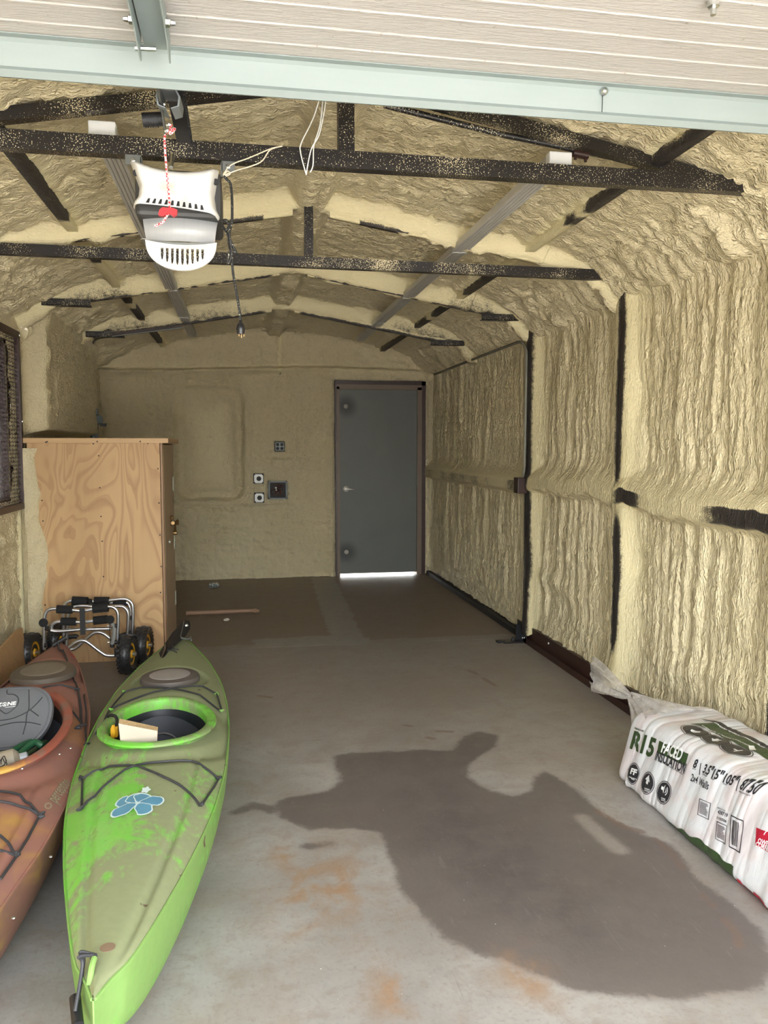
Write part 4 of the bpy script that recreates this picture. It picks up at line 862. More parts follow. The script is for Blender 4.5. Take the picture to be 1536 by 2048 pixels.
# ================================================================== kayaks
def kayak(name, label, half, axis_x, cy, rz, HW, YS, cockpit, hatch, gun, crown, mats, cy_in='cockpit_shade_shell'):
    # HW: half width at local stations YS (bow at -half, stern at +half); cockpit (y0, a, b)
    root = thing(name, (axis_x, cy, 0), label, 'kayak', None, rz)
    hw = lambda s: float(np.interp(s, YS, HW))
    def smoothw(s): return max(.0015, sum(hw(max(-half, min(half, s+d))) for d in (-.10, -.05, 0, .05, .10))/5*min(1, max(0, half-abs(s))/.12)**.6)
    def gz(s): q = abs(s)/half; return gun+(.055 if s < 0 else .05)*q**3
    def kz(s): q = abs(s)/half; return .003+(gun*.92)*q**7
    c0, ca, cb_ = cockpit
    def deck(s, x):
        w_ = max(smoothw(s), 1e-4); t_ = min(1, abs(x)/w_); q = abs(s)/half
        z = gz(s)+crown*(1-q**3*.75)*(1-t_**2.4)
        z += .022*math.exp(-((s-(c0-cb_*.8))/.5)**2)*(1-t_**2)*(1 if s < c0 else .4)
        dx = math.hypot(x/(ca+.10), (s-c0)/(cb_+.12)); z -= .018*max(0, 1-abs(dx-1)/.14)*(1 if t_ < .98 else 0) if t_ < .97 else 0
        gr_ = .62*w_ if s < 0 else .60*w_
        if s < c0-cb_-.02 and w_ > .03: z -= min(1, (w_-.03)/.06)*(.009*math.exp(-((abs(x)-gr_)/.010)**2)-.004*math.exp(-((abs(x)-gr_-.02)/.012)**2))
        if hatch: h0, ha, hb = hatch; dh = math.hypot(x/(ha+.03), (s-h0)/(hb+.03)); z -= .016*max(0, 1-max(0, dh-1)/.12) if dh < 1.12 else 0
        return z
    ss = np.concatenate([[-half], np.linspace(-half+.006, half-.006, int(half*2/.0165)), [half]]); NT = 57
    V = []; idx = {}
    for i, s in enumerate(ss):
        w_ = smoothw(s)
        for j in range(NT):
            t_ = -1+2*j/(NT-1); t_ = math.copysign(abs(t_)**.92, t_); x = w_*t_
            y = s; r = math.hypot(x/ca, (y-c0)/cb_)
            ins = r < 1
            V.append([x, y, deck(s, x), r])
    V = np.array(V); R_ = V[:, 3]; Q = []
    nS = len(ss)
    for i in range(nS-1):
        for j in range(NT-1):
            f = (i*NT+j, (i+1)*NT+j, (i+1)*NT+j+1, i*NT+j+1)
            if all(R_[k] < 1 for k in f): continue
            Q.append(f[::-1])
    m_ = R_ < 1; k = np.where(m_)[0]
    for i in k:
        r = max(R_[i], .05)
        V[i, 0] /= r; V[i, 1] = c0+(V[i, 1]-c0)/r
    mesh = me('deck', V[:, :3], Q, mats['deck'], True)
    bm = bmesh.new(); bm.from_mesh(mesh); bmesh.ops.delete(bm, geom=[v_ for v_ in bm.verts if not v_.link_faces], context='VERTS'); bmesh.ops.recalc_face_normals(bm, faces=bm.faces[:]); bm.to_mesh(mesh); bm.free()
    dk_ = link('deck', mesh, root)
    # hull
    V = []; NH = 22; sl_ = ss
    if sl_[-1] != ss[-1]: sl_ = np.append(sl_, ss[-1])
    for s in sl_:
        w_ = smoothw(s); g_ = gz(s); k_ = kz(s)
        for j in range(NH+1):
            a = PI*j/NH; ca_ = math.cos(a); sa = math.sin(a)
            x = w_*math.copysign(abs(ca_)**.55, ca_)*(1.0 if j in (0, NH) else 1.012); z = g_-(g_-k_)*sa**.75
            V.append((x, s, z))
    Fc = [(i*(NH+1)+j, i*(NH+1)+j+1, (i+1)*(NH+1)+j+1, (i+1)*(NH+1)+j) for i in range(len(sl_)-1) for j in range(NH)]
    Fc += [tuple(range(NH+1)), tuple((len(sl_)-1)*(NH+1)+j for j in range(NH+1))[::-1]]
    b = B(); b.add(V, Fc, True); b.build('hull', mats['hull'], root)
    # seam bead between deck and hull
    b = B()
    for sx in (-1, 1): b.tube([(sx*smoothw(s)*1.004, s, gz(s)) for s in ss[1:-1:4]], .0045, 6)
    b.build('seam', mats['hull'], root)
    # coaming ring
    NE = 72; pr_ = [(-.004, -.03), (-.004, .008), (.000, .017), (.008, .021), (.030, .020), (.038, .015), (.039, .008), (.030, .006), (.014, .003), (.010, -.006), (.020, -.012)]
    V = []; Fc = []
    lift = lambda y: .010+.030*max(0, (c0-y)/cb_)*.6
    for i in range(NE):
        a = 2*PI*i/NE; px, py = ca*math.cos(a), cb_*math.sin(a); nx, ny = math.cos(a)/ca, math.sin(a)/cb_; l_ = math.hypot(nx, ny); nx /= l_; ny /= l_
        zb = .65*deck(c0+py, px)+.35*(gun+crown*(.75 if py > 0 else 1))
        for r, h in pr_: V.append((px+nx*r, c0+py+ny*r, zb+h+.012))
    n = len(pr_)
    Fc = [(i*n+j, ((i+1) % NE)*n+j, ((i+1) % NE)*n+j+1, i*n+j+1) for i in range(NE) for j in range(n-1)]
    cm = B().add(V, Fc, True).build('coaming', mats['rim'], root)
    # added black shell hides the green hull; cockpit shade is put into its colour
    V = []; pf = [(.0, .0), (-.02, -.06), (-.05, -.14), (-.07, -.2), (-.10, -.225)]
    for i in range(NE):
        a = 2*PI*i/NE; 
        for r, h in pf: k_ = 1+r*2.2; V.append((ca*math.cos(a)*k_*.985, c0+cb_*math.sin(a)*k_*.99, gun+crown-.02+h))
    n = len(pf); Fc = [(i*n+j, ((i+1) % NE)*n+j, ((i+1) % NE)*n+j+1, i*n+j+1) for i in range(NE) for j in range(n-1)]+[tuple(i*n+n-1 for i in range(NE))]
    B().add(V, Fc, True).build('cockpit_shade_shell', mats['shade_shell'], root)
    if hatch:
        h0, ha, hb = hatch
        zc = deck(h0, 0)
        def disc(nm, sa, h, mt, th):
            V = []; N = 48
            for rr, zz in ((0, th), (sa*.8, th), (sa*.97, th*.8), (sa, th*.4), (sa, -th*.3)):
                for i in range(N): a = 2*PI*i/N; x = ha*rr*math.cos(a); y = hb*rr*math.sin(a); V.append((x, h0+y, deck(h0+hb*rr*math.sin(a), x*.9)*.3+zc*.7+h+zz))
            B().add(V, [(i*N+j, i*N+(j+1) % N, (i+1)*N+(j+1) % N, (i+1)*N+j) for i in range(4) for j in range(N)], True).build(nm, mt, root)
        disc('hatch_cover', 1.0, .004, mats['hatch'], .024); disc('hatch_centre', .70, .022, mats['hatch2'], .009)
    root['_o'] = [0., 0., 0.]
    return root, deck, smoothw, gz
def cord_on(root, deck, pts, name='bungee_cord', r=.0042, h=.007, step=.03, mat=None, dip=True):
    P = []
    for (x0, y0), (x1, y1) in zip(pts[:-1], pts[1:]):
        n = max(1, int(math.hypot(x1-x0, y1-y0)/step))
        for k in range(n): t_ = k/n; x = x0+(x1-x0)*t_; y = y0+(y1-y0)*t_; P.append((x, y, deck(y, x)+h))
    x, y = pts[-1]; P.append((x, y, deck(y, x)+h))
    return B().tube(P, r, 7).build(name, mat or M['bungee'], root)
M['bungee'] = flat('black_bungee', (.035, .035, .04), .6, bump=(300, .3))
def kayak_mat(name, clean, dust, amt, k2=None, lo=.38):
    g = G(name); v = g.coord(); n1 = g.noise(g.coord((1.3, .8, 1)), 2.6, 4, .55, .8); n2 = g.noise(v, 11, 4, .6, 1.5); sw = g.noise(g.coord((3, 1.2, 1)), 6, 5, .7, 2.2)
    k = g.math('ADD', g.math('ADD', g.math('MULTIPLY', n1, .75), g.math('MULTIPLY', sw, .35)), g.math('MULTIPLY', g.math('SUBTRACT', n2, .5), .25))
    if 'deck' in name or name == 'dusty_green_plastic': k = g.math('ADD', k, g.math('ADD', g.math('MULTIPLY', g.step(g.n('SeparateXYZ', {0: v}).outputs[1], -.55, -.05), .22), g.math('MULTIPLY', g.step(g.n('SeparateXYZ', {0: v}).outputs[1], -.9, -1.3), .03)))
    f = g.math('MULTIPLY', g.step(k, lo, lo+.14), amt)
    cl_ = g.mix(g.step(n2, .3, .7), clean, k2) if k2 else clean
    sy = g.n('SeparateXYZ', {0: v}); 
    d2 = g.mix(g.noise(v, 40, 3), dust, tuple(x*.82 for x in dust))
    c = g.mix(f, cl_, d2); c = g.mix(g.step(g.noise(v, 17, 2, .5), .72, .76), c, (.12, .08, .05))
    g.set(color=c, rough=g.math('ADD', .38, g.math('MULTIPLY', f, .4)), spec=.4); g.bump(n2, .06, .004)
    return g.m
GM = dict(deck=kayak_mat('dusty_green_plastic', (.17, .50, .065), (.27, .285, .165), .95, (.22, .50, .10), .47), hull=kayak_mat('green_plastic_hull', (.13, .42, .045), (.24, .36, .12), .8, (.15, .45, .06), .44),
          rim=kayak_mat('green_coaming', (.17, .54, .06), (.25, .30, .15), .85, None, .46), shade_shell=flat('cockpit_shade_black', (.010, .012, .018), .5), hatch=flat('brown_rubber_hatch', (.11, .095, .085), .6), hatch2=flat('pale_hatch_centre', (.34, .32, .31), .55))
LY = [-1.75, -1.66, -1.48, -1.10, -.75, -.40, 0, .35, .75, 1.13, 1.30, 1.55, 1.75]
LW = [.004, .045, .095, .180, .243, .280, .295, .290, .262, .196, .150, .075, .006]
gk, gd, gw, ggz = kayak('kayak', 'dusty lime green kayak with a blue flower decal, rudder folded at its far end', 1.75, -.365, 3.48, math.radians(1.1), LW, LY, (-.02, .205, .300), (.74, .150, .150), .262, .060, GM)
Ci = Matrix.Rotation(-math.radians(1.1), 4, 'Z')
def gl(px, py, z=.33): p = at(px, py, 2, z)-Vector((-.365, 3.48, 0)); q = Ci @ p; return (q.x, q.y)
for pts in ([(162, 1600), (164, 1538), (205, 1528), (275, 1540), (330, 1560), (372, 1572), (400, 1592)], [(160, 1602), (190, 1580), (250, 1545), (300, 1528), (385, 1517), (437, 1530), (428, 1548), (403, 1590)]):
    cord_on(gk, gd, [gl(*p) for p in pts])
for pts in ([(248, 1373), (280, 1372), (345, 1378), (400, 1385), (443, 1402)], [(222, 1403), (280, 1390), (350, 1376), (405, 1366), (433, 1373), (443, 1401)], [(250, 1372), (228, 1392), (212, 1412), (190, 1445)]):
    cord_on(gk, gd, [gl(*p) for p in pts], h=.010)
for px, py in ((163, 1537), (160, 1602), (437, 1530), (401, 1592), (248, 1373), (222, 1403), (433, 1373), (443, 1401)):
    x, y = gl(px, py); kb = B(); random.seed(px); kb.tube([(x+random.uniform(-.010, .010), y+random.uniform(-.010, .010), gd(y, x)+.008+random.uniform(0, .008)) for _ in range(7)], .004, 6, fine=3); kb.build('cord_knot' if py > 1500 else 'deck_fitting', M['bungee'] if py > 1500 else GM['hull'], gk)
# flower decal, a thin sticker following the deck
def decal(root, deck, outline, cx, cy, sx, sy, rot, name, mat, h):
    bm = bmesh.new(); vs = []
    ca_, sa_ = math.cos(rot), math.sin(rot)
    for a, c in outline: x = cx+(a*ca_-c*sa_)*sx; y = cy+(a*sa_+c*ca_)*sy; vs.append(bm.verts.new((x, y, 0)))
    es = [bm.edges.new((vs[i], vs[(i+1) % len(vs)])) for i in range(len(vs))]
    bmesh.ops.triangle_fill(bm, use_beauty=True, edges=es)
    for _ in range(3):
        L_ = [e_ for e_ in bm.edges if e_.calc_length() > .015]
        if L_: bmesh.ops.subdivide_edges(bm, edges=L_, cuts=1); bmesh.ops.triangulate(bm, faces=bm.faces[:])
    for q_ in bm.verts: q_.co.z = deck(q_.co.y, q_.co.x)+h
    return B().bm(bm).build(name, mat, root)
def petal(a0, r0, r1, w, n=18):
    P = []; c, q_ = math.cos(a0), math.sin(a0)
    for k in range(n):
        t_ = 2*PI*k/n; u = (r0+r1)/2-(r1-r0)/2*math.cos(t_); v_ = w*math.sin(t_)*(.55+.45*(u/r1))*(1+.12*math.sin(5*t_)); P.append((u*c-v_*q_, u*q_+v_*c))
    return P
M['dblue'] = flat('sticker_blue', (.10, .28, .42), .4, vary=.25); M['dwhite'] = flat('sticker_white', (.66, .80, .80), .4)
cx, cy = gl(275, 1606, .335)
for k, (a0, r1, w_) in enumerate(((2.75, .82, .36), (1.9, .60, .40), (1.1, .55, .42), (.15, .92, .30), (5.35, .75, .34), (3.75, .98, .30))):
    decal(gk, gd, petal(a0, .02, r1+.06, w_+.06), cx, cy, .088, .125, 0, 'flower_outline', M['dwhite'], .0016+.0010*k)
    decal(gk, gd, petal(a0, .08, r1, w_), cx, cy, .088, .125, 0, 'flower_petal', M['dblue'], .0021+.0010*k)
cx2, cy2 = gl(292, 1583, .335); decal(gk, gd, [(math.cos(a)*(1+.2*math.cos(5*a)), math.sin(a)*(1+.2*math.cos(5*a))) for a in np.linspace(0, 2*PI, 24)[:-1]], cx2, cy2, .014, .022, 0, 'flower_stamen', M['dwhite'], .009)
# grab toggle at the bow
p1 = gl(190, 1945, .31); zb = gd(p1[1], p1[0])
b = B(); t1 = Ci @ (at(150, 1995, 2, .27)-Vector((-.365, 3.48, 0))); t2 = Ci @ (at(156, 2052, 2, .25)-Vector((-.365, 3.48, 0)))
b.tube([t1, t2], .013, 12); b.build('toggle_handle', M['blackgloss'], gk)
b = B(); tm = (t1+t2)/2
for d_ in (-.008, .008): b.tube([tm+Vector((0, d_*2, .012)), Vector((tm.x+.008, tm.y+.05+d_, .34)), Vector((p1[0]-.03, p1[1]-.01+d_, zb+.035)), Vector((p1[0], p1[1]+.005, zb+.02))], .0042, 7, fine=6)
b.tube([(p1[0]+random.uniform(-.008, .008), p1[1]+random.uniform(-.010, .010), zb+.012+random.uniform(0, .014)) for _ in range(8)], .004, 6, fine=3); b.build('toggle_cord', M['bungee'], gk)
B().tube([(p1[0], p1[1]-.004, zb+.018), (p1[0]-.002, p1[1]-.03, zb+.012), (p1[0]-.004, p1[1]-.055, zb-.012)], .007, 8, fine=3).build('bow_lug', GM['hull'], gk)
B().lathe([(0, 0), (.018, 0), (.018, .001), (0, .0015)], (p1[0]+.02, p1[1]+.06, gd(p1[1]+.06, p1[0]+.02)), (0, 0, 1), 14).build('scuff', flat('brown_scuff', (.20, .14, .09), .7), gk)
# rudder folded over the stern deck
rz_ = [(1050, 50), (1058, 80), (1055, 125), (1003, 205), (850, 335), (828, 412), (800, 410), (782, 355), (828, 280), (905, 165), (975, 95), (1005, 55), (1030, 46)]
def rk(a, b_): px, py = 150+a/4.655, 1230+b_/4.655; Y_ = 5.16-(py-1240)/80*.55; return Ci @ (at(px, py, 1, Y_)-Vector((-.365, 3.48, 0)))
RV = [rk(a, b_) for a, b_ in rz_]; n = len(RV)
b = B(); b.add([q+Vector((0, 0, 0)) for q in RV]+[q+Vector((.010, .004, -.006)) for q in RV], [tuple(range(n)), tuple(range(2*n-1, n-1, -1))]+[(i, n+i, n+(i+1) % n, (i+1) % n) for i in range(n)]); b.build('rudder_blade', M['black'], gk)
b = B(); b.tube([rk(845, 270), rk(845, 330), rk(812, 412)], [.010, .013, .010], 8, fine=3); b.build('rudder_tip', M['blackgloss'], gk)
b = B(); b.tube([rk(1015, 60), rk(1000, 130), rk(985, 205), rk(1020, 215)], .0045, 6, fine=3); b.tube([rk(985, 215), rk(1040, 225), rk(1085, 215)], .005, 6); b.tube([rk(1078, 200), rk(1082, 235)], .005, 6); b.build('rudder_bracket', M['greygalv'], gk)
B().lathe([(0, 0), (.012, 0), (.01, .006), (0, .008)], rk(1040, 100), (.4, -1, .3), 10).build('rudder_pivot', M['zinc'], gk)
b = B(); b.tube([rk(830, 345), rk(890, 328), rk(940, 345), rk(950, 385)], .004, 6, fine=4); b.tube([rk(905, 285), rk(925, 315), rk(965, 320)], .004, 6, fine=3); b.build('stern_cord', M['bungee'], gk)
# seat inside
def seat(root, c0, ca_, cb_, gun, mat):
    V = []; NU, NV = 15, 13
    for i in range(NU):
        for j in range(NV):
            u = -1+2*i/(NU-1); v_ = j/(NV-1); V.append((u*ca_*.86, c0+cb_*(.42+.25*v_)-.10*u*u, .07+(gun+.045-.07)*v_-.05*u*u*v_**2))
    B().add(V, [(i*NV+j, (i+1)*NV+j, (i+1)*NV+j+1, i*NV+j+1) for i in range(NU-1) for j in range(NV-1)], True).build('seat_back', mat, root)
    b = B(); b.tube([(u*ca_*.62, c0+cb_*(.42+.18)-.10*u*u*.5-.02, .235-.12*abs(u)**2.4) for u in np.linspace(-1, 1, 17)], .004, 6); b.build('seat_piping', flat('worn_piping', (.10, .10, .10), .6), root)
    B().box((-ca_*.7, c0-cb_*.3, .045), (ca_*.7, c0+cb_*.4, .085), bev=.02).build('seat_pan', M['black'], root)
seat(gk, -.02, .205, .300, .255, flat('navy_seat_fabric', (.014, .018, .028), .6))
# things in the green kayak's cockpit
g = G('particle_board_edge'); v = g.coord(); vo = g.n('TexVoronoi', {'Vector': g.coord((1, 2, 2)), 'Scale': 150}); g.set(color=g.mix(vo.outputs['Distance'], (.34, .22, .10), (.74, .56, .32)), rough=.8); M['pbe'] = g.m
M['pbf'] = flat('beige_board_face', (.46, .40, .325), .5, vary=.06)
Yb0 = 3.215; q = [at(237, 1447, 1, Yb0), at(315, 1462, 1, Yb0), at(312, 1490, 1, Yb0-.01), at(243, 1478, 1, Yb0-.01)]
bk = [at(239, 1437, 1, Yb0+.045)+Vector((0, 0, 0)), at(316, 1454, 1, Yb0+.045), at(313, 1482, 1, Yb0+.035), at(244, 1470, 1, Yb0+.035)]
lo = Vector((0, 0, -.07)); q[2] += lo; q[3] += lo; bk[2] += lo; bk[3] += lo
t = thing('board_offcut', tuple((q[2]+q[3])/2), 'beige-faced particle board offcut standing in the green kayak cockpit', 'board')
e_ = Vector((0, .0015, 0))
B().add([p for p in q]+[p+e_ for p in q], [(0, 1, 2, 3), (7, 6, 5, 4), (0, 4, 5, 1), (1, 5, 6, 2), (2, 6, 7, 3), (3, 7, 4, 0)]).build('laminate_face', M['pbf'], t)
B().add([p+e_*1.1 for p in q]+bk, [(0, 1, 2, 3), (7, 6, 5, 4), (0, 4, 5, 1), (1, 5, 6, 2), (2, 6, 7, 3), (3, 7, 4, 0)]).build('chip_core', M['pbe'], t)
t = thing('strap_ratchet', tuple(at(228, 1470, 1, 3.36)), 'small yellow ratchet on a black cord tied to the green kayak rim', 'ratchet')
M['yel'] = flat('yellow_plastic', (.70, .37, .02), .4)
B().box(at(222, 1474, 1, 3.36)-Vector((0, .015, 0)), at(236, 1452, 1, 3.36)+Vector((0, .015, 0)), bev=.006).build('body', M['yel'], t)
b = B(); b.tube([at(226, 1450, 1, 3.34), at(229, 1464, 1, 3.335), at(227, 1474, 1, 3.34)], .007, 6, fine=3); b.build('lever', M['yel'], t)
B().tube([at(215, 1433, 1, 3.46), at(222, 1430, 1, 3.45), at(232, 1434, 1, 3.42), at(234, 1446, 1, 3.38), at(230, 1454, 1, 3.36)], .007, 7, fine=4).build('cord', M['black'], t)
# ---- red kayak
RM = dict(deck=None, hull=None, rim=None, shade_shell=GM['shade_shell'], hatch=flat('tan_hatch_rubber', (.12, .098, .078), .6), hatch2=flat('tan_hatch_centre', (.215, .185, .15), .6))
g = G('dusty_red_plastic'); v = g.coord(); n1 = g.noise(v, 2.2, 4, .6, .6); n2 = g.noise(v, 9, 4, .6); sp = g.n('SeparateXYZ', {0: g.coord()})
c = g.mix(g.step(n2, .3, .75), (.30, .135, .105), (.25, .125, .10))
c = g.mix(g.math('MULTIPLY', g.step(n1, .52, .72), .65), c, (.44, .22, .07))          # orange and yellow fading in the moulded colour
c = g.mix(g.math('MULTIPLY', g.step(g.math('ADD', n1, g.math('MULTIPLY', sp.outputs[1], -.18)), .66, .80), .7), c, (.42, .26, .06))
c = g.mix(g.math('MULTIPLY', g.step(g.noise(v, 5, 3), .64, .72), .7), c, (.42, .035, .03))
g.set(color=c, rough=.6); RM['deck'] = g.m
RM['hull'] = g.m
g = G('red_yellow_coaming'); v = g.coord(); sp = g.n('SeparateXYZ', {0: v}); n = g.noise(v, 7, 4, .6)
c = g.mix(g.step(g.math('ADD', sp.outputs[1], g.math('MULTIPLY', n, .3)), .12, -.02), (.36, .10, .07), (.55, .32, .075)); c = g.mix(g.step(n, .5, .62), c, (.28, .15, .12))
g.set(color=c, rough=.5); RM['rim'] = g.m
LYr = [-2.05, -1.9, -1.5, -.91, -.55, -.19, .1, .31, .60, .85, 1.22, 1.59, 1.85, 2.08]
LWr = [.005, .04, .10, .198, .262, .297, .308, .307, .295, .270, .215, .150, .085, .004]
RZ_ = math.radians(5.0); RX, RY = -.942, 3.15
rk_, rd, rw, rgz = kayak('kayak', 'faded red and orange kayak beside the left wall, a grey seat back lying on it', 2.08, RX, RY, RZ_, LWr, LYr, (.36, .205, .52), (1.33, .165, .205), .245, .07, RM)
Cr = Matrix.Rotation(-RZ_, 4, 'Z')
def rl(px, py, z=.315): p = at(px, py, 2, z)-Vector((RX, RY, 0)); q = Cr @ p; return (q.x, q.y)
for pts in ([(85, 1373), (120, 1368), (155, 1366)], [(100, 1396), (130, 1402), (163, 1424)], [(126, 1300), (136, 1322), (146, 1342), (156, 1366), (162, 1395), (163, 1424)], [(156, 1368), (160, 1395), (161, 1422)], [(168, 1370), (172, 1400), (170, 1426), (172, 1465)],
            [(0, 1585), (40, 1592), (80, 1612)], [(0, 1611), (40, 1609), (78, 1612)], [(78, 1614), (55, 1655), (32, 1690), (0, 1735)], [(0, 1668), (15, 1675), (30, 1690)], [(0, 1688), (30, 1689)], [(16, 1342), (36, 1333), (50, 1330)]):
    try: cord_on(rk_, rd, [rl(*p) for p in pts], r=.0044, h=.008)
    except Exception as ex: print('cord', ex)
for px, py in ((156, 1367), (165, 1428), (135, 1322), (80, 1614), (32, 1690), (157, 1438), (172, 1462), (48, 1332)):
    x, y = rl(px, py); random.seed(px+1); kb = B(); kb.tube([(x+random.uniform(-.014, .014), y+random.uniform(-.014, .014), rd(y, x)+.008+random.uniform(0, .012)) for _ in range(8)], .0045, 6, fine=3); kb.build('cord_knot', M['bungee'], rk_)
for px, py in ((118, 1497), (44, 1543), (100, 1671), (25, 1790), (140, 1478)):
    x, y = rl(px, py); B().lathe([(0, 0), (.006, 0), (.005, .003), (0, .004)], (x, y, rd(y, x)), (0, 0, 1), 8).build('rivet', M['zinc'], rk_)
b = B(); p_ = rl(40, 1535); b.tube([(p_[0], p_[1], rd(p_[1], p_[0])+.004), (p_[0]+.012, p_[1]-.01, rd(p_[1], p_[0])+.014), (p_[0]+.012, p_[1]-.04, rd(p_[1], p_[0])+.006)], .003, 6, fine=3); b.build('coaming_clip', M['zinc'], rk_)
tp = [rl(105, 1303), rl(135, 1278)]
b = B(); zt = rd(1.98, 0)+.03; b.tube([Cr @ (at(105, 1292, 1, 4.95)-Vector((RX, RY, 0))), Cr @ (at(132, 1275, 1, 4.98)-Vector((RX, RY, 0)))], .013, 8); b.build('toggle_handle', M['black'], rk_)
b = B(); b.tube([Cr @ (at(x, y, 1, Y_)-Vector((RX, RY, 0))) for x, y, Y_ in ((116, 1285, 4.95), (118, 1298, 4.9), (127, 1304, 4.85), (133, 1318, 4.75))], .006, 6, fine=4); b.build('toggle_cord', M['bungee'], rk_)
# moulded lettering on the flank
g = G('faded_lettering'); g.set(color=(.30, .255, .17), rough=.6); M['letter'] = g.m
M['letterd'] = flat('lettering_shadow', (.10, .06, .045), .6)
p0 = rl(100, 1590, .30); p1_ = rl(131, 1543, .30); dv = Vector((p1_[0]-p0[0], p1_[1]-p0[1])); L_ = dv.length; du = dv.normalized(); dn = Vector((-du.y, du.x))
for mt, off, hh in ((M['letterd'], (.0022, -.0022), .0010), (M['letter'], (0, 0), .0022)):
    Vt, Ft = text_mesh('perception', .062, shear=.2, bold=.0012, cut=.012)
    wmax = max(v_[0] for v_ in Vt); V = []
    for x, y, z in Vt:
        q_ = Vector(p0)+du*(x/wmax*L_*1.0+.01)+dn*(y*.9+off[0]-.018); V.append((q_.x, q_.y, rd(q_.y, q_.x)+hh))
    B().add(V, Ft).build('lettering', mt, rk_)
p0e = Vector(rl(96, 1597, .30)); V = []; Fc = []
ol = [(math.cos(a)*.011, math.sin(a)*.024) for a in np.linspace(0, 2*PI, 17)[:-1]]; il = [(x*.55, y*.6) for x, y in ol]
V = [(p0e.x+a*dn.x+c*du.x, p0e.y+a*dn.y+c*du.y) for a, c in ol+il]; n = 16
B().add([(x, y, rd(y, x)+.002) for x, y in V], [(i, (i+1) % n, n+(i+1) % n, n+i) for i in range(n)]).build('emblem', M['letter'], rk_)
seat(rk_, .36, .205, .45, .27, flat('dark_blue_seat', (.018, .022, .032), .5))
# grey seat back lying over its cockpit
pc = at(22, 1436, 1, 3.62); ux = Vector((.995, -.10, .03)).normalized(); uy = Vector((.08, .62, .78)).normalized(); uy = (uy-ux*uy.dot(ux)).normalized(); un = ux.cross(uy)
if un.y > 0: un = -un
W_, H_ = .172, .142
pad = thing('seat_back', tuple(pc-uy*H_), 'grey moulded foam kayak seat back with white lettering lying on the red kayak', 'seat back')
def padpt(a, c, h=0): return pc+ux*a+uy*c+un*(h+.022*math.sqrt(max(0, 1-(abs(a)/W_)**3.2-(abs(c)/H_)**3.2)) )
g = G('grey_pad_fabric'); v = g.coord(); g.set(color=g.mix(g.noise(v, 400, 1), (.085, .09, .10), (.125, .13, .14)), rough=.65); g.bump(g.noise(v, 500, 1), .3, .001); M['pad'] = g.m
V = []; NR, NA = 16, 64
for i in range(NR+1):
    r = (i/NR)
    for k in range(NA):
        a = 2*PI*k/NA; ca_, sa_ = math.cos(a), math.sin(a); x = W_*r*math.copysign(abs(ca_)**.72, ca_)*(1-.10*max(0, -sa_)); y = H_*r*math.copysign(abs(sa_)**.72, sa_)
        V.append(padpt(x*.995, y*.995))
V2 = [padpt(0, 0)*0+v_-un*(.022) if True else v_ for v_ in V[-NA:]]
V += V2
Fc = [(i*NA+k, i*NA+(k+1) % NA, (i+1)*NA+(k+1) % NA, (i+1)*NA+k) for i in range(NR+1) for k in range(NA)]+[tuple((NR+1)*NA+k for k in range(NA))]
B().add(V, Fc, True).build('pad', M['pad'], pad)
M['padd'] = flat('pad_groove', (.028, .03, .034), .6)
rim_ = B(); rim_.tube([padpt(W_*.93*math.copysign(abs(math.cos(a))**.72, math.cos(a))*(1-.1*max(0, -math.sin(a))), H_*.92*math.copysign(abs(math.sin(a))**.72, math.sin(a)), .001) for a in np.linspace(0, 2*PI, 60)[:-1]], .0030, 6, closed=True); rim_.build('rim_groove', M['pad'], pad)
def padpx(px, py):                             # pixel to pad coordinates
    d = FW+RT*(px-768)/F_PX-UP*(py-1024)/F_PX; d = Vector(d); o_ = Vector((0, 0, CAM_H)); t_ = (pc-o_).dot(un)/d.dot(un); p = o_+d*t_-pc
    return p.dot(ux), p.dot(uy)
for L_ in ([(16, 1382), (18, 1391), (30, 1392), (39, 1398), (40, 1408), (34, 1418), (16, 1431), (0, 1420)], [(60, 1382), (61, 1400), (61, 1420), (57, 1432), (55, 1450), (49, 1472)], [(0, 1445), (30, 1440), (58, 1427), (75, 1412), (87, 1397)], [(0, 1456), (30, 1449), (60, 1448), (84, 1452)], [(62, 1422), (80, 1435)]):
    B().tube([padpt(*padpx(*p), .0006) for p in L_], .0022, 6, fine=5).build('groove', M['padd'], pad)
Vt, Ft = text_mesh('Z', .03, bold=.0012); Vt2, Ft2 = text_mesh('NE', .03, bold=.0012)
a0, c0_ = padpx(-2, 1417)
ft = B()
for (VT, FT, off) in ((Vt, Ft, 0), (Vt2, Ft2, .041)): ft.add([padpt(a0+off+x*.95, c0_+y*.75+(off+x)*.05, .002) for x, y, z in VT], FT)
oc = (a0+.030, c0_+.0085)
ft.tube([padpt(oc[0]+.008*math.cos(a), oc[1]+.008*math.sin(a), .002) for a in np.linspace(.25, PI-.25, 9)], .0018, 5); ft.tube([padpt(oc[0]+.008*math.cos(a), oc[1]+.008*math.sin(a), .002) for a in np.linspace(PI+.25, 2*PI-.25, 9)], .0018, 5); ft.lathe([(0, 0), (.0035, 0), (.003, .0012), (0, .0015)], padpt(oc[0], oc[1], .001), un, 10)
ft.tube([padpt(a0+.035, c0_-.006, .002), padpt(a0+.078, c0_-.003, .002)], .0011, 5)
ft.build('lettering', M['white'], pad)
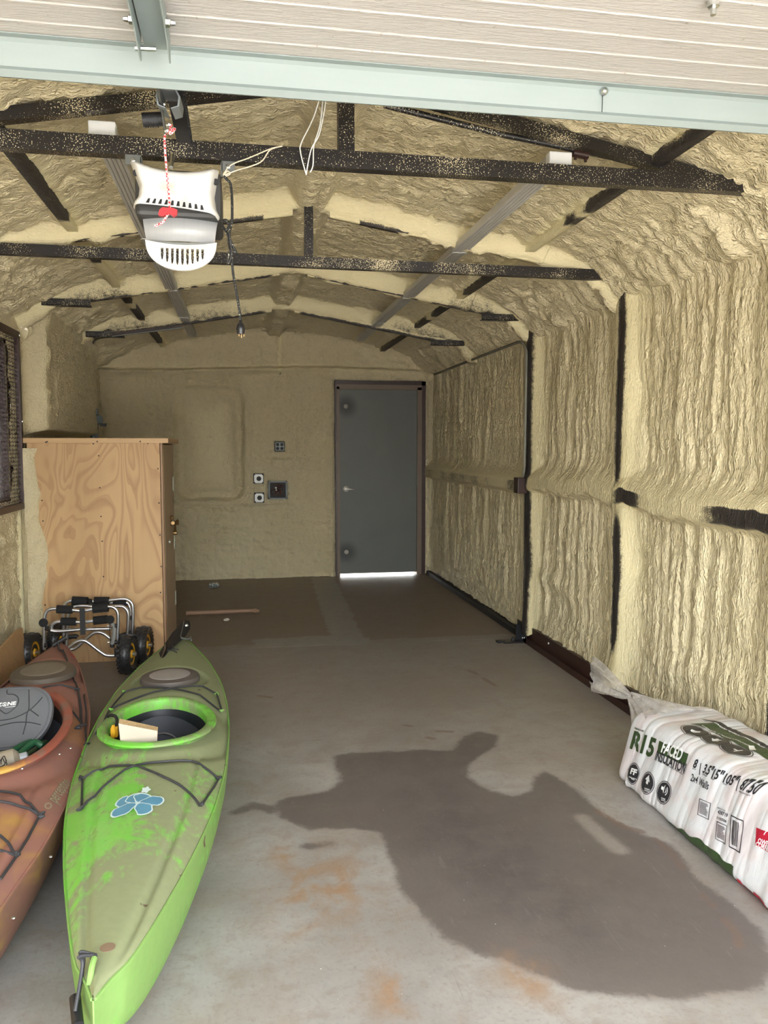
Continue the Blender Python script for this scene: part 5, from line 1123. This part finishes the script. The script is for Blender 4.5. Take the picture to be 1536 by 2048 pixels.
# hose and bottle in its cockpit
t = thing('garden_hose', tuple(at(50, 1515, 1, 3.30)), 'dark green hose lying bent in the red kayak cockpit', 'hose')
M['hose'] = flat('green_hose', (.018, .10, .045), .45)
B().tube([at(x, y, 2, z) for x, y, z in ((0, 1520, .24), (18, 1508, .26), (40, 1494, .27), (62, 1484, .26), (80, 1481, .22))], .015, 10, fine=5).build('hose', M['hose'], t)
B().tube([at(x, y, 2, z) for x, y, z in ((30, 1520, .27), (45, 1503, .28), (62, 1488, .29), (72, 1485, .29), (82, 1490, .28), (92, 1486, .24))], .014, 10, fine=5).build('hose', M['hose'], t)
B().tube([at(x, y, 2, z) for x, y, z in ((40, 1522, .25), (60, 1505, .26), (78, 1494, .25))], .010, 10, fine=5).build('hose', flat('olive_hose', (.06, .09, .04), .5), t)
t = thing('water_bottle', tuple(at(8, 1525, 2, .25)), 'pale jug with black scribbles and a clear cap, in the red kayak cockpit', 'bottle')
ax = (at(32, 1520, 2, .29)-at(-14, 1532, 2, .28)).normalized(); c0_ = at(-10, 1530, 2, .28)
B().lathe([(0, 0), (.042, .0), (.045, .02), (.045, .07), (.030, .085), (.020, .09), (0, .09)], c0_, ax, 20).build('body', flat('cream_plastic', (.34, .30, .23), .5), t)
B().lathe([(.018, .088), (.020, .09), (.020, .115), (.012, .12), (0, .12)], c0_, ax, 16).build('cap', flat('clear_grey_cap', (.42, .46, .50), .2), t)
b = B()
for k, L_ in enumerate(([(0, 1522), (8, 1512), (12, 1522), (14, 1532)], [(2, 1528), (4, 1516), (10, 1526)], [(0, 1534), (8, 1530), (13, 1520)])): b.tube([at(x, y, 2, .325) for x, y in L_], .0016, 5, fine=4)
b.build('marking', M['black'], t)
# ================================================================== kayak carts
def zc(a, b_, Y_): return at(40+a/4.267, 1170+b_/4.267, 1, Y_)
def frame(par, pts, Y_, r=.0115, name='frame_tube'): return B().tube([zc(a, c, Y_) if len(p) == 2 else zc(a, c, p[2]) for p in pts for a, c in [p[:2]]], r, 10, fine=6).build(name, M['alu'], par)
def grip(par, a0, c0_, a1, c1, Y_, r=.027): return B().tube([zc(a0, c0_, Y_), zc(a1, c1, Y_)], r, 16).build('foam_grip', M['foamgrip'], par)
g = G('knobbly_tyre'); v = g.coord(); g.set(color=g.mix(g.noise(v, 25, 3), (.010, .010, .011), (.035, .034, .034)), rough=.4); M['tyre'] = g.m
def wheel(par, c, ax, R=.130, w_=.088):
    c = Vector(c); A = Vector(ax).normalized(); u = A.orthogonal().normalized(); w2 = A.cross(u)
    r0 = R-w_*.42; prof_ = [(r0-.025, -w_*.30), (r0, -w_*.46), (R-.022, -w_*.46), (R-.004, -w_*.25), (R, 0), (R-.004, w_*.25), (R-.022, w_*.46), (r0, w_*.46), (r0-.025, w_*.30)]
    par = B().lathe(prof_, c, A, 40).build('wheel', M['tyre'], par)
    b = B()                                    # tread blocks
    for k in range(26):
        for s_, off in ((-.030, 0), (0, .5), (.030, 0)):
            a = 2*PI*(k+off)/26; rad = u*math.cos(a)+w2*math.sin(a); tn = A.cross(rad); rr = R-(.004 if s_ else -.001); p = c+A*s_*w_/.088+rad*rr
            b.add([p+A*x*.010+tn*y*.009+rad*z for z in (-.004, .0015) for x, y in ((-1, -.6), (1, -1), (1, .6), (-1, 1))], [(0, 1, 2, 3), (7, 6, 5, 4), (0, 4, 5, 1), (1, 5, 6, 2), (2, 6, 7, 3), (3, 7, 4, 0)])
    o = b.build('tread', M['tyre'], par); o['kind'] = 'stuff'
    B().lathe([(0, -w_*.30), (r0-.004, -w_*.32), (r0-.001, -w_*.40), (r0-.001, w_*.40), (r0-.012, w_*.34), (.03, w_*.26), (.024, w_*.40), (0, w_*.40)], c, A, 32).build('hub', M['yel'], par, label='yellow hub')
    B().lathe([(0, w_*.38), (.014, w_*.38), (.014, w_*.62), (.006, w_*.66), (0, w_*.66)], c, A, 12).build('axle_nut', M['alu'], par)
AX = (math.cos(.14), -math.sin(.14), 0.02)
c1 = thing('kayak_cart', (-1.0, 5.40, 0), 'front folded aluminium kayak cart with black foam grips and yellow-hubbed wheels', 'kayak cart', 'folded kayak carts against the cabinet')
frame(c1, [(200, 550), (207, 400), (212, 270), (232, 222), (275, 203), (330, 203), (450, 213), (530, 220), (620, 207), (745, 185), (795, 190), (830, 225), (838, 290), (834, 420), (832, 545)], 5.42)
grip(c1, 314, 207, 448, 210, 5.42); grip(c1, 622, 203, 752, 190, 5.42, .030)
frame(c1, [(272, 388), (272, 345), (300, 320), (350, 312), (520, 316), (570, 314), (630, 305), (745, 292)], 5.46)
grip(c1, 350, 311, 478, 312, 5.46, .026); grip(c1, 628, 305, 748, 292, 5.46, .028)
frame(c1, [(262, 388), (330, 395), (520, 380), (650, 376), (780, 372)], 5.44)
frame(c1, [(395, 558), (470, 492), (540, 474), (590, 498), (700, 580), (755, 602), (862, 598)], 5.42)
b = B(); b.box(zc(808, 612, 5.42)-Vector((0, .015, 0)), zc(848, 538, 5.42)+Vector((0, .015, 0)), bev=.003); b.box(zc(840, 612, 5.40)-Vector((0, .012, 0)), zc(885, 588, 5.40)+Vector((0, .012, 0)), bev=.003); b.build('axle_bracket', M['blackgloss'], c1)
for a_, c_ in ((818, 348), (818, 488), (222, 370), (218, 515)): B().tube([zc(a_-8, c_, 5.41), zc(a_+10, c_, 5.41)], .015, 10).build('clamp', M['blackgloss'], c1)
B().lathe([(0, -.012), (.026, -.010), (.028, 0), (.026, .010), (0, .012)], zc(200, 322, 5.38), (.2, -1, .1), 18).build('knob', M['foamgrip'], c1); B().lathe([(0, -.012), (.026, -.010), (.028, 0), (.026, .010), (0, .012)], zc(768, 296, 5.38), (.2, -1, .1), 18).build('knob', M['foamgrip'], c1)
B().tube([zc(775, 320, 5.40), zc(803, 360, 5.41), zc(800, 440, 5.41), zc(785, 505, 5.41)], .014, 8, fine=4).build('kickstand', flat('dull_grey_leg', (.22, .22, .20), .5), c1)
B().lathe([(0, 0), (.016, 0), (.014, .02), (0, .022)], zc(787, 505, 5.41), (0, 0, -1), 10).build('kickstand_foot', M['black'], c1)
b = B(); b.box(zc(528, 425, 5.39)-Vector((.010, .002, 0)), zc(536, 196, 5.39)+Vector((.012, .002, 0))); b.build('strap', M['black'], c1)
for L_ in ([(238, 350), (252, 430), (275, 500)], [(768, 330), (766, 400), (772, 480)]): B().tube([zc(a, c, 5.39) for a, c in L_], .003, 5, fine=3).build('lanyard', M['black'], c1)
for a_, c_ in ((752, 350), (232, 342), (756, 490)): B().tube([zc(a_-8, c_, 5.39), zc(a_+10, c_, 5.39)], .007, 8).build('pin', M['zinc'], c1)
B().box(zc(272, 505, 5.36)-Vector((0, .02, 0)), zc(395, 440, 5.36)+Vector((0, .0, 0)), R=None).build('tmp', M['black'], c1); bpy.data.objects.remove(bpy.data.objects['tmp'])
wheel(c1, zc(918, 590, 5.40)*1.0, AX); wheel(c1, zc(92, 578, 5.46), AX)
c2 = thing('kayak_cart', (-.95, 5.68, 0), 'rear folded aluminium kayak cart standing between the front cart and the plywood cabinet', 'kayak cart', 'folded kayak carts against the cabinet')
frame(c2, [(372, 518), (371, 380), (371, 210), (390, 160), (440, 132), (520, 128), (640, 140), (760, 130), (880, 118), (935, 135), (962, 180), (963, 300), (960, 430)], 5.70)
grip(c2, 446, 138, 578, 145, 5.70, .034); grip(c2, 634, 138, 760, 138, 5.70, .030)
frame(c2, [(395, 520), (408, 300), (425, 215), (470, 185), (560, 178), (700, 190), (850, 180), (900, 200), (922, 245), (922, 340), (917, 430)], 5.66)
frame(c2, [(760, 155), (800, 150), (905, 148), (935, 185), (945, 260), (938, 420)], 5.74)
grip(c2, 795, 152, 908, 155, 5.74, .020)
frame(c2, [(400, 548), (470, 540), (560, 465), (620, 415), (670, 403), (720, 418), (770, 458)], 5.64)
b = B(); b.tube([zc(575, 140, 5.69), zc(598, 130, 5.68), zc(602, 165, 5.68), zc(640, 170, 5.68)], .013, 8, fine=3); b.build('buckle', M['black'], c2)
b = B(); b.tube([zc(415, 445, 5.60), zc(470, 438, 5.60), zc(492, 448, 5.60)], .016, 8, fine=3); b.build('strap_end', M['black'], c2)
b = B(); b.tube([zc(850, 438, 5.66), zc(900, 418, 5.66)], .014, 8); b.tube([zc(800, 480, 5.5), zc(850, 460, 5.6)], .008, 8); b.build('axle_tube', M['black'], c2)
for a_, c_ in ((940, 280), (940, 412), (370, 480), (372, 510)): B().tube([zc(a_-8, c_, 5.69), zc(a_+12, c_, 5.69)], .014, 8).build('clamp', M['blackgloss'], c2)
wheel(c2, zc(1055, 512, 5.66), AX); wheel(c2, zc(318, 470, 5.72), AX, .115, .08)
# ================================================================== insulation bale
BX0, BX1, BY0, BY1 = 1.650, 2.045, 2.00, 3.31; LEAN = .26
def wr(y, s):                                  # creases of the stretched film
    k = 1.0
    return .0075*bil_(y*15+2*vn_(y*2, s*4, 402)+s*2.6, s*2.0, 400)*k+.0026*bil_(y*34+s*5, s*3, 401)
def vn_(a, b_, s): return float(vn(np.array([a]), np.array([b_]), s)[0])
def bil_(a, b_, s): return abs(2*vn_(a, b_, s)-1)
def bale_dims(y):
    tau = (y-(BY0+BY1)/2)/((BY1-BY0)/2); e_ = max(0, 1-abs(tau)**9)**(1/5)
    top = .345-.018*max(0, (y-2.5)/.7); hx = (BX1-BX0)/2*(.90+.10*e_) if abs(tau) < 1 else .1; return hx*max(e_, .0)**.5 if abs(tau) > .97 else hx, top, e_
def bale_pt(y, ang, h=0, flatw=1.0):
    hx, top, e_ = bale_dims(y); tau = (y-(BY0+BY1)/2)/((BY1-BY0)/2)
    zc_ = top/2; hz = top/2*(.86+.14*e_) if abs(tau) < .97 else top/2*.86*max(e_, 0)**.5
    n_ = 7.0; c, s = math.cos(ang), math.sin(ang); dx = hx*math.copysign(abs(c)**(2/n_), c); dz = hz*math.copysign(abs(s)**(2/n_), s)
    nx = math.copysign((abs(dx)/max(hx, 1e-4))**(n_-1), dx)/max(hx, 1e-3); nz = math.copysign((abs(dz)/max(hz, 1e-4))**(n_-1), dz)/max(hz, 1e-3); l_ = math.hypot(nx, nz) or 1
    nx /= l_; nz /= l_; d = h+wr(y, dz-dx)*flatw
    zz_ = max(.002, zc_+dz+nz*d); return Vector(((BX0+BX1)/2+dx+nx*d+LEAN*zz_, y, zz_))
def side_ang(y, z):                            # angle on the aisle side whose height is z
    hx, top, e_ = bale_dims(y); hz = top/2*(.86+.14*e_); q = max(-.999, min(.999, (z-top/2)/hz)); s = math.copysign(abs(q)**(7.0/2), q)
    return PI-math.asin(s)
def top_ang(y, x):
    hx, top, e_ = bale_dims(y); q = max(-.999, min(.999, (x-LEAN*top-(BX0+BX1)/2)/hx)); c = math.copysign(abs(q)**(7.0/2), q); return math.acos(c)
g = G('white_plastic_film'); v = g.coord(); n = g.noise(v, 9, 3); g.set(color=g.mix(g.step(n, .42, .62), (.66, .67, .69), (.64, .585, .595)), rough=.32, spec=.5)
g.bump(g.noise(g.coord((1, 1, .25)), 60, 3, .5, .5), .25, .004); M['film'] = g.m
t = thing('insulation_bale', (1.87, 2.62, 0), 'white plastic-wrapped bale of faced insulation against the right wall', 'insulation bale')
ysb = np.concatenate([np.linspace(BY0, BY0+.05, 8), np.linspace(BY0+.06, BY1-.07, 300), np.linspace(BY1-.06, BY1, 16)]); V = []
qs = np.linspace(-.9057, .9057, 40); angs = [math.copysign(math.asin(abs(q)**3.5), q) for q in qs]+[math.acos(math.copysign(abs(q)**3.5, q)) for q in -np.linspace(-.9057, .9057, 46)[1:-1]]
angs = sorted(a % (2*PI) for a in angs+[PI+a for a in angs]); NA = len(angs)
for y in ysb:
    for a in angs: V.append(bale_pt(y, a))
b = B().add(V, [(i*NA+k, i*NA+(k+1) % NA, (i+1)*NA+(k+1) % NA, (i+1)*NA+k) for i in range(len(ysb)-1) for k in range(NA)]+[tuple(range(NA)), tuple((len(ysb)-1)*NA+k for k in range(NA))[::-1]], True)
b.build('film', M['film'], t)
M['ink'] = flat('charcoal_ink', (.022, .022, .026), .4); M['grn'] = flat('dark_green_ink', (.035, .065, .022), .4); M['wink'] = flat('white_ink', (.78, .79, .80), .4); M['redink'] = flat('magenta_red_ink', (.42, .012, .035), .4)
SX = 1.664
def sp_(px, py):
    p = at(px, py, 0, SX)
    for _ in range(8): p = at(px, py, 0, BX0+LEAN*p.z)
    return p.y, p.z
def put_side(name, V2, F2, mat, h): return B().add([bale_pt(y, side_ang(y, z), h*.9+.0012) for y, z in V2], F2).build(name, mat, t)
def shape_side(name, outline, mat, h, holes=None):
    bm = bmesh.new()
    es = []
    for lp in [outline]+(holes or []):
        vs = [bm.verts.new((a, c, 0)) for a, c in lp]; es += [bm.edges.new((vs[i], vs[(i+1) % len(vs)])) for i in range(len(vs))]
    bmesh.ops.triangle_fill(bm, use_beauty=True, edges=es)
    for _ in range(5):
        L_ = [e_ for e_ in bm.edges if e_.calc_length() > .008]
        if L_: bmesh.ops.subdivide_edges(bm, edges=L_, cuts=1); bmesh.ops.triangulate(bm, faces=bm.faces[:])
    bm.verts.index_update(); V2 = [(q_.co.x, q_.co.y) for q_ in bm.verts]; F2 = [[q_.index for q_ in f.verts] for f in bm.faces]; bm.free()
    return put_side(name, V2, F2, mat, h)
def text_side(body, pa, pb, hgt, mat, h=.0022, bold=.001, name='lettering'):
    # runs from pixel pa to pixel pb along its baseline, capital height hgt in metres
    y0, z0 = sp_(*pa); y1, z1 = sp_(*pb); L_ = math.hypot(y1-y0, z1-z0); Vt, Ft = text_mesh(body, hgt/.70, bold=bold, cut=.010); w0 = min(v_[0] for v_ in Vt); wm = max(v_[0] for v_ in Vt)-w0
    cy_, sz = (y1-y0)/L_, (z1-z0)/L_; V2 = [(y0+(x-w0)/wm*L_*cy_, z0+(x-w0)/wm*L_*sz+y) for x, y, z in Vt]
    return put_side(name, V2, Ft, mat, h)
def q4(pxs): return [sp_(*p) for p in pxs]
def C_(a, b_): return (1136+a/3.84, 1300+b_/3.84)
text_side('R15', C_(486, 748), C_(655, 822), .074, M['grn'], bold=.004)
shape_side('green_panel', q4([C_(708, 697), C_(925, 800), C_(908, 890), C_(694, 788)]), M['grn'], .0014)
text_side('FACED', C_(727, 780), C_(875, 850), .043, M['wink'], h=.003, bold=.002)
text_side('INSULATION', C_(678, 838), C_(903, 948), .037, M['ink'], bold=.0015)
text_side('FIBERGLAS', C_(520, 606), C_(585, 630), .007, M['grn'], bold=.0003)
text_side('8', C_(968, 898), C_(992, 908), .030, M['ink'], bold=.0012); text_side('3.5"', C_(1040, 938), C_(1112, 968), .030, M['ink'], bold=.0012); text_side('15"', C_(1116, 980), C_(1180, 1002), .030, M['ink'], bold=.0012)
text_side('105"', C_(1192, 1015), C_(1285, 1050), .030, M['ink'], bold=.0012); text_side('87.50', C_(1320, 1068), C_(1440, 1118), .032, M['ink'], bold=.0012)
for a, b_ in ((1018, 915), (1300, 1040)): shape_side('divider', q4([C_(a-3, b_+44), C_(a+3, b_+44), C_(a+8, b_-44), C_(a+2, b_-44)]), M['ink'], .0016)
text_side('2x4 Walls', C_(950, 1000), C_(1092, 1072), .027, M['ink'], bold=.0006)
for pa, pb in (((965, 912), (992, 922)), ((1040, 955), (1085, 975)), ((1112, 990), (1140, 1000)), ((1195, 1030), (1225, 1042)), ((1320, 1090), (1410, 1128))): text_side('PIECES NET', C_(*pa), C_(*pb), .004, M['ink'], bold=.0001)
text_side('LENGTH AND WIDTH MATERIAL', C_(700, 850), C_(895, 962), .005, M['ink'], bold=.0001)
for k, (a, b_, word) in enumerate(((508, 948, 'FF'), (622, 1020, ''), (742, 1094, ''))):
    y0, z0 = sp_(*C_(a, b_)); ry, rz2 = .047+.002*k, .046
    el = lambda f: [(y0+ry*f*math.cos(q_), z0+rz2*f*math.sin(q_)-.10*ry*f*math.cos(q_)) for q_ in np.linspace(0, 2*PI, 33)[:-1]]
    shape_side('badge_ring', el(1.0), M['ink'], .0012, [el(.93)]); shape_side('badge', el(.86), M['ink'], .0016)
    if k == 0:
        text_side('FF', C_(a-20, b_-2), C_(a+24, b_+14), .024, M['wink'], h=.003, bold=.0015); text_side('FORMALDEHYDE', C_(a-30, b_+28), C_(a+28, b_+50), .005, M['wink'], h=.003, bold=.0002); text_side('FREE', C_(a-12, b_+42), C_(a+10, b_+52), .005, M['wink'], h=.003, bold=.0002)
    if k == 1:
        P = [(-.40, .0), (-.18, .02), (-.18, -.28), (.20, -.28), (.20, .02), (.40, 0), (.0, .55)]; shape_side('house_icon', [(y0-x*ry, z0+c*rz2+.010+.05*x*rz2) for x, c in P], M['wink'], .003)
        text_side('THERMAL', C_(a-22, b_+42), C_(a+22, b_+58), .005, M['wink'], h=.003, bold=.0002); text_side('CONTROL', C_(a-20, b_+58), C_(a+18, b_+72), .005, M['wink'], h=.003, bold=.0002)
    if k == 2:
        P = [(-.42, .18), (-.2, .18), (.02, .48), (.02, -.30), (-.2, -.10), (-.42, -.10)]; shape_side('speaker_icon', [(y0-x*ry, z0+c*rz2+.010) for x, c in P], M['wink'], .003)
        for r_ in (.26, .44): shape_side('sound_wave', [(y0-ry*(.04+r_*math.cos(q_)), z0+.012+rz2*r_*1.1*math.sin(q_)) for q_ in np.linspace(-.9, .9, 9)]+[(y0-ry*(.04+(r_-.07)*math.cos(q_)), z0+.012+rz2*(r_-.07)*1.1*math.sin(q_)) for q_ in np.linspace(.9, -.9, 9)], M['wink'], .003)
        text_side('NOISE', C_(a-18, b_+44), C_(a+14, b_+58), .005, M['wink'], h=.003, bold=.0002); text_side('CONTROL', C_(a-20, b_+58), C_(a+18, b_+74), .005, M['wink'], h=.003, bold=.0002)
def framebox(tl, tr_, br_, bl, lines, vert=False):
    Q_ = q4([C_(*p) for p in (tl, tr_, br_, bl)]); cx_ = sum(p[0] for p in Q_)/4; cz_ = sum(p[1] for p in Q_)/4
    inn = [(cx_+(a-cx_)*.88, cz_+(c-cz_)*.93) for a, c in Q_]
    shape_side('label_border', Q_, M['ink'], .0014, [inn])
    lp = lambda u, v_: tuple((1-v_)*((1-u)*Q_[0][i]+u*Q_[1][i])+v_*((1-u)*Q_[3][i]+u*Q_[2][i]) for i in (0, 1))
    random.seed(lines)
    for k in range(lines):
        if vert:
            u = .18+.52*k/lines; w_ = random.choice((.010, .018, .03)); shape_side('barcode_bar', [lp(u, .12), lp(u+w_, .12), lp(u+w_, .88), lp(u, .88)], M['ink'], .0018)
        else:
            v_ = .14+.74*k/lines; e_ = random.uniform(.65, .88); shape_side('text_line', [lp(.14, v_), lp(e_, v_), lp(e_, v_+.028), lp(.14, v_+.028)], M['ink'], .0018)
framebox((1027, 1137), (1106, 1175), (1090, 1305), (1012, 1262), 12); framebox((1152, 1312), (1228, 1350), (1220, 1495), (1143, 1448), 12); framebox((1264, 1262), (1362, 1310), (1332, 1560), (1250, 1512), 14, True)
text_side('PRODUCT CODE', C_(1158, 1215), C_(1215, 1240), .005, M['ink'], bold=.0001); text_side('439719', C_(1156, 1252), C_(1230, 1285), .013, M['ink'], bold=.0004); text_side('110506', C_(1152, 1295), C_(1222, 1325), .009, M['ink'], bold=.0002)
shape_side('red_panel', q4([C_(1456, 1362), C_(1620, 1425), C_(1620, 1590), C_(1450, 1500)]), M['redink'], .0014)
y0, z0 = sp_(*C_(1580, 1500)); r_ = .055; shape_side('logo_arc', [(y0+.050*math.cos(a), z0+.052*math.sin(a)) for a in np.linspace(.25, PI+.1, 22)[::-1]]+[(y0+.047*math.cos(a), z0+.049*math.sin(a)) for a in np.linspace(.25, PI+.1, 22)], M['wink'], .0024)
text_side('OWENS', C_(1470, 1478), C_(1580, 1522), .016, M['wink'], h=.0026, bold=.0006); text_side('CORNING', C_(1452, 1502), C_(1590, 1562), .014, M['wink'], h=.0026, bold=.0006)
# green and magenta print round the lower edge
def edge_strip(name, ya, yb, za, zb, mat, wav=.01):
    V = []; n = 40
    for i in range(n+1):
        y = ya+(yb-ya)*i/n
        for k in range(7): z = za(y)+(zb(y)-za(y))*k/6; V.append(bale_pt(y, side_ang(y, max(z, .004)), .0016))
    B().add(V, [(i*7+k, i*7+k+1, (i+1)*7+k+1, (i+1)*7+k) for i in range(n) for k in range(6)], True).build(name, mat, t)
edge_strip('green_print', 2.43, 2.92, lambda y: .002, lambda y: .010+.045*min(1, (2.92-y)/.30)+.004*math.sin(y*60), M['grn'])
edge_strip('magenta_print', 2.25, 2.41, lambda y: .002, lambda y: .018+.012*(math.sin(y*50) > 0), M['redink'])
# top print
def put_top(name, pxs, mat, h, holes=None):
    bm = bmesh.new(); es = []
    for lp in [pxs]+(holes or []):
        vs = [bm.verts.new((a, c, 0)) for a, c in lp]; es += [bm.edges.new((vs[i], vs[(i+1) % len(vs)])) for i in range(len(vs))]
    bmesh.ops.triangle_fill(bm, use_beauty=True, edges=es)
    for _ in range(5):
        L_ = [e_ for e_ in bm.edges if e_.calc_length() > .010]
        if L_: bmesh.ops.subdivide_edges(bm, edges=L_, cuts=1); bmesh.ops.triangulate(bm, faces=bm.faces[:])
    bm.verts.index_update(); F2 = [[q_.index for q_ in f.verts] for f in bm.faces]; V2 = [bale_pt(q_.co.y, top_ang(q_.co.y, q_.co.x), h) for q_ in bm.verts]; bm.free()
    return B().add(V2, F2).build(name, mat, t)
def tp_(a, b_): p = at(*C_(a, b_), 2, .333); return (p.x, p.y)
put_top('green_banner', [tp_(935, 570), tp_(1110, 568), tp_(1300, 660), tp_(1536, 800), tp_(1700, 900), tp_(1700, 960), tp_(1420, 808), tp_(1290, 740), tp_(1150, 660), tp_(1080, 620)], M['grn'], .002)
put_top('black_banner', [tp_(1010, 524), tp_(1150, 560), tp_(1300, 628), tp_(1536, 760), tp_(1700, 850), tp_(1700, 880), tp_(1536, 792), tp_(1300, 655), tp_(1110, 566)], M['ink'], .0024)
for k, (a, b_) in enumerate(((980, 632), (1130, 706), (1285, 790))):
    cx_, cy_ = tp_(a, b_); rx, ry = .050, .082
    el = lambda f: [(cx_+rx*f*math.cos(q_), cy_+ry*f*math.sin(q_)) for q_ in np.linspace(0, 2*PI, 33)[:-1]]
    put_top('badge_ring', el(1.0), M['ink'], .0016, [el(.94)]); put_top('badge', el(.86), M['ink'], .0020)
    P = [[(-.5, -.3), (.1, -.4), (.45, -.1), (.1, .1), (-.2, .35), (-.45, .2)], [(-.45, -.1), (.0, -.45), (.0, -.2), (.5, -.25), (.5, .25), (.0, .2), (.0, .45)], [(-.45, -.3), (.5, -.3), (.5, -.15), (.1, -.15), (.1, .2), (-.1, .2), (-.1, -.15), (-.45, -.15)]][k]
    put_top('badge_icon', [(cx_+x*rx*.8, cy_+c*ry*.7) for x, c in P], M['wink'], .0032)
Vt, Ft = text_mesh('FOAMED INSULATION'.replace('FOAMED', 'FACED'), .022, bold=.0008, cut=.010)
def top_text(body, a, c, size, length, h, bold=.0006):
    x0, y0_ = tp_(*a); x1, y1_ = tp_(*c); d_ = Vector((x1-x0, y1_-y0_)).normalized(); nrm = Vector((d_.y, -d_.x)); nrm = nrm if nrm.x > 0 else -nrm
    Vt, Ft = text_mesh(body, size, bold=bold, cut=.010); wm = max(v_[0] for v_ in Vt); L_ = Vector((x1-x0, y1_-y0_)).length; V2 = []
    for x, y, z in Vt: p = Vector((x0, y0_))+d_*(x/wm*L_)+nrm*y; V2.append(bale_pt(p.y, top_ang(p.y, p.x), h))
    B().add(V2, Ft).build('lettering', M['wink'], t)
top_text('FACED INSULATION R15', (1115, 572), (1500, 778), .012, 0, .0036); top_text('THERMAL & NOISE CONTROL', (1015, 592), (1400, 770), .012, 0, .0034, .0003)
put_top('white_square', [tp_(1382, 758), tp_(1425, 760), tp_(1440, 800), tp_(1392, 800)], M['wink'], .0030)
# gathered clear end of the bag with its twisted neck
g = G('clear_film'); v = g.coord(); n = g.noise(v, 20, 3, .6, 1); g.set(color=g.mix(n, (.62, .56, .52), (.78, .76, .73)), rough=.16, spec=.6)
tr_ = g.n('BsdfTransparent'); mx = g.n('MixShader'); g.put(mx.inputs[0], g.math('ADD', .22, g.math('MULTIPLY', n, .5))); g.t.links.new(tr_.outputs[0], mx.inputs[1]); g.t.links.new(g.b.outputs[0], mx.inputs[2])
g.t.links.new(mx.outputs[0], g.t.nodes['Material Output'].inputs['Surface']); g.bump(g.noise(g.coord((1, .3, 1)), 45, 3, .6, 1.5), .5, .01); M['clear'] = g.m
kn_ = at(1262, 1392, 1, 3.50)
V = []; NA2, NR2 = 72, 12
for i in range(NR2+1):
    f = i/NR2
    for k in range(NA2):
        a = angs[int(k*NA/NA2)]; p = bale_pt(BY1-.10, a, .006); q_ = kn_+Vector((.016*math.cos(a), 0, .016*math.sin(a)))
        ff = f**.75; r = p.lerp(q_, ff); r.y = (BY1-.10)+(kn_.y-BY1+.10)*f**1.3; r.z = max(.004, r.z)
        r += Vector((math.cos(a), 0, math.sin(a)))*(.012*math.sin(a*13+f*2)*math.sin(PI*min(1, f*1.1))+.006*math.sin(a*29)); r.z = max(.004, r.z); V.append(r)
B().add(V, [(i*NA2+k, i*NA2+(k+1) % NA2, (i+1)*NA2+(k+1) % NA2, (i+1)*NA2+k) for i in range(NR2) for k in range(NA2)], True).build('gathered_end', M['clear'], t, label='clear gathered plastic end')
tail = [at(1262, 1392, 1, 3.50), at(1225, 1372, 1, 3.68), at(1195, 1352, 1, 3.86)]
V = []; NA2, NR2 = 40, 14
for i in range(NR2+1):
    f = i/NR2; c = tail[0].lerp(tail[1], min(1, f*2)) if f < .5 else tail[1].lerp(tail[2], f*2-1)
    for k in range(NA2):
        a = 2*PI*k/NA2; w_ = .014+.085*f**.8*(1+.30*math.sin(a*5+f*3)+.15*math.sin(a*11)); fl_ = .35
        jag = .10*f**3*vn_(a*3, 1.0, 77)
        V.append((c.x+w_*math.cos(a)*.45, c.y+w_*math.cos(a)*.8+jag, max(.01, c.z+w_*math.sin(a)*.75)))
B().add(V, [(i*NA2+k, i*NA2+(k+1) % NA2, (i+1)*NA2+(k+1) % NA2, (i+1)*NA2+k) for i in range(NR2) for k in range(NA2)], True).build('twisted_tail', M['clear'], t, label='clear flared tail of the bag')
put = put_top('yellow_mark', [tp_(620, 470), tp_(700, 488), tp_(640, 492)], M['yel'], .004) if False else None
# ================================================================== small things on the far floor
M['kraft'] = flat('brown_paper_tube', (.26, .155, .095), .6)
pa, pb = at(372, 1226, 2, .022), at(505, 1221, 2, .022)
t = thing('cardboard_tube', ((pa.x+pb.x)/2, pa.y, 0), 'thin brown rolled tube lying on the far slab, crushed at its right end', 'tube')
B().tube([pa, pa.lerp(pb, .5)+Vector((0, 0, -.002)), pb], [.021, .021, .018], 14).build('tube', M['kraft'], t)
b = B(); pe = at(519, 1221, 2, .02)
for k in range(4): b.tube([pb+Vector((-.02, 0, 0)), pb.lerp(pe, .5)+Vector((0, .012*(k-1.5), .006*((k % 2)*2-1))), pe+Vector((-.012*(k % 2), .014*(k-1.5), .006*(k % 3)-.004))], [.012, .010, .006], 6)
b.build('crushed_end', M['kraft'], t)
def crumple(name, c, r, label, mat, seed):
    bm = bmesh.new(); bmesh.ops.create_icosphere(bm, subdivisions=2, radius=1); random.seed(seed)
    for q_ in bm.verts: s_ = random.uniform(.6, 1.15); q_.co = Vector((q_.co.x*r[0]*s_+c.x, q_.co.y*r[1]*s_+c.y, max(.001, q_.co.z*r[2]*s_+r[2]*.85)))
    return tag(B().bm(bm).build(name, mat), label, 'litter')
g = G('crumpled_wrapper'); v = g.coord(); g.set(color=g.mix(g.step(g.noise(v, 30, 1), .45, .5), (.55, .54, .48), (.16, .22, .22)), rough=.4); 
crumple('crumpled_wrapper', at(427, 1176, 2, 0), (.06, .05, .035), 'small crumpled white and grey wrapper on the far slab by the back wall', g.m, 4)
crumple('foam_scrap', at(453, 1242, 2, 0), (.028, .022, .015), 'tiny curl of pale foam on the slab below the brown tube', flat('pale_scrap', (.50, .46, .38), .7), 6)
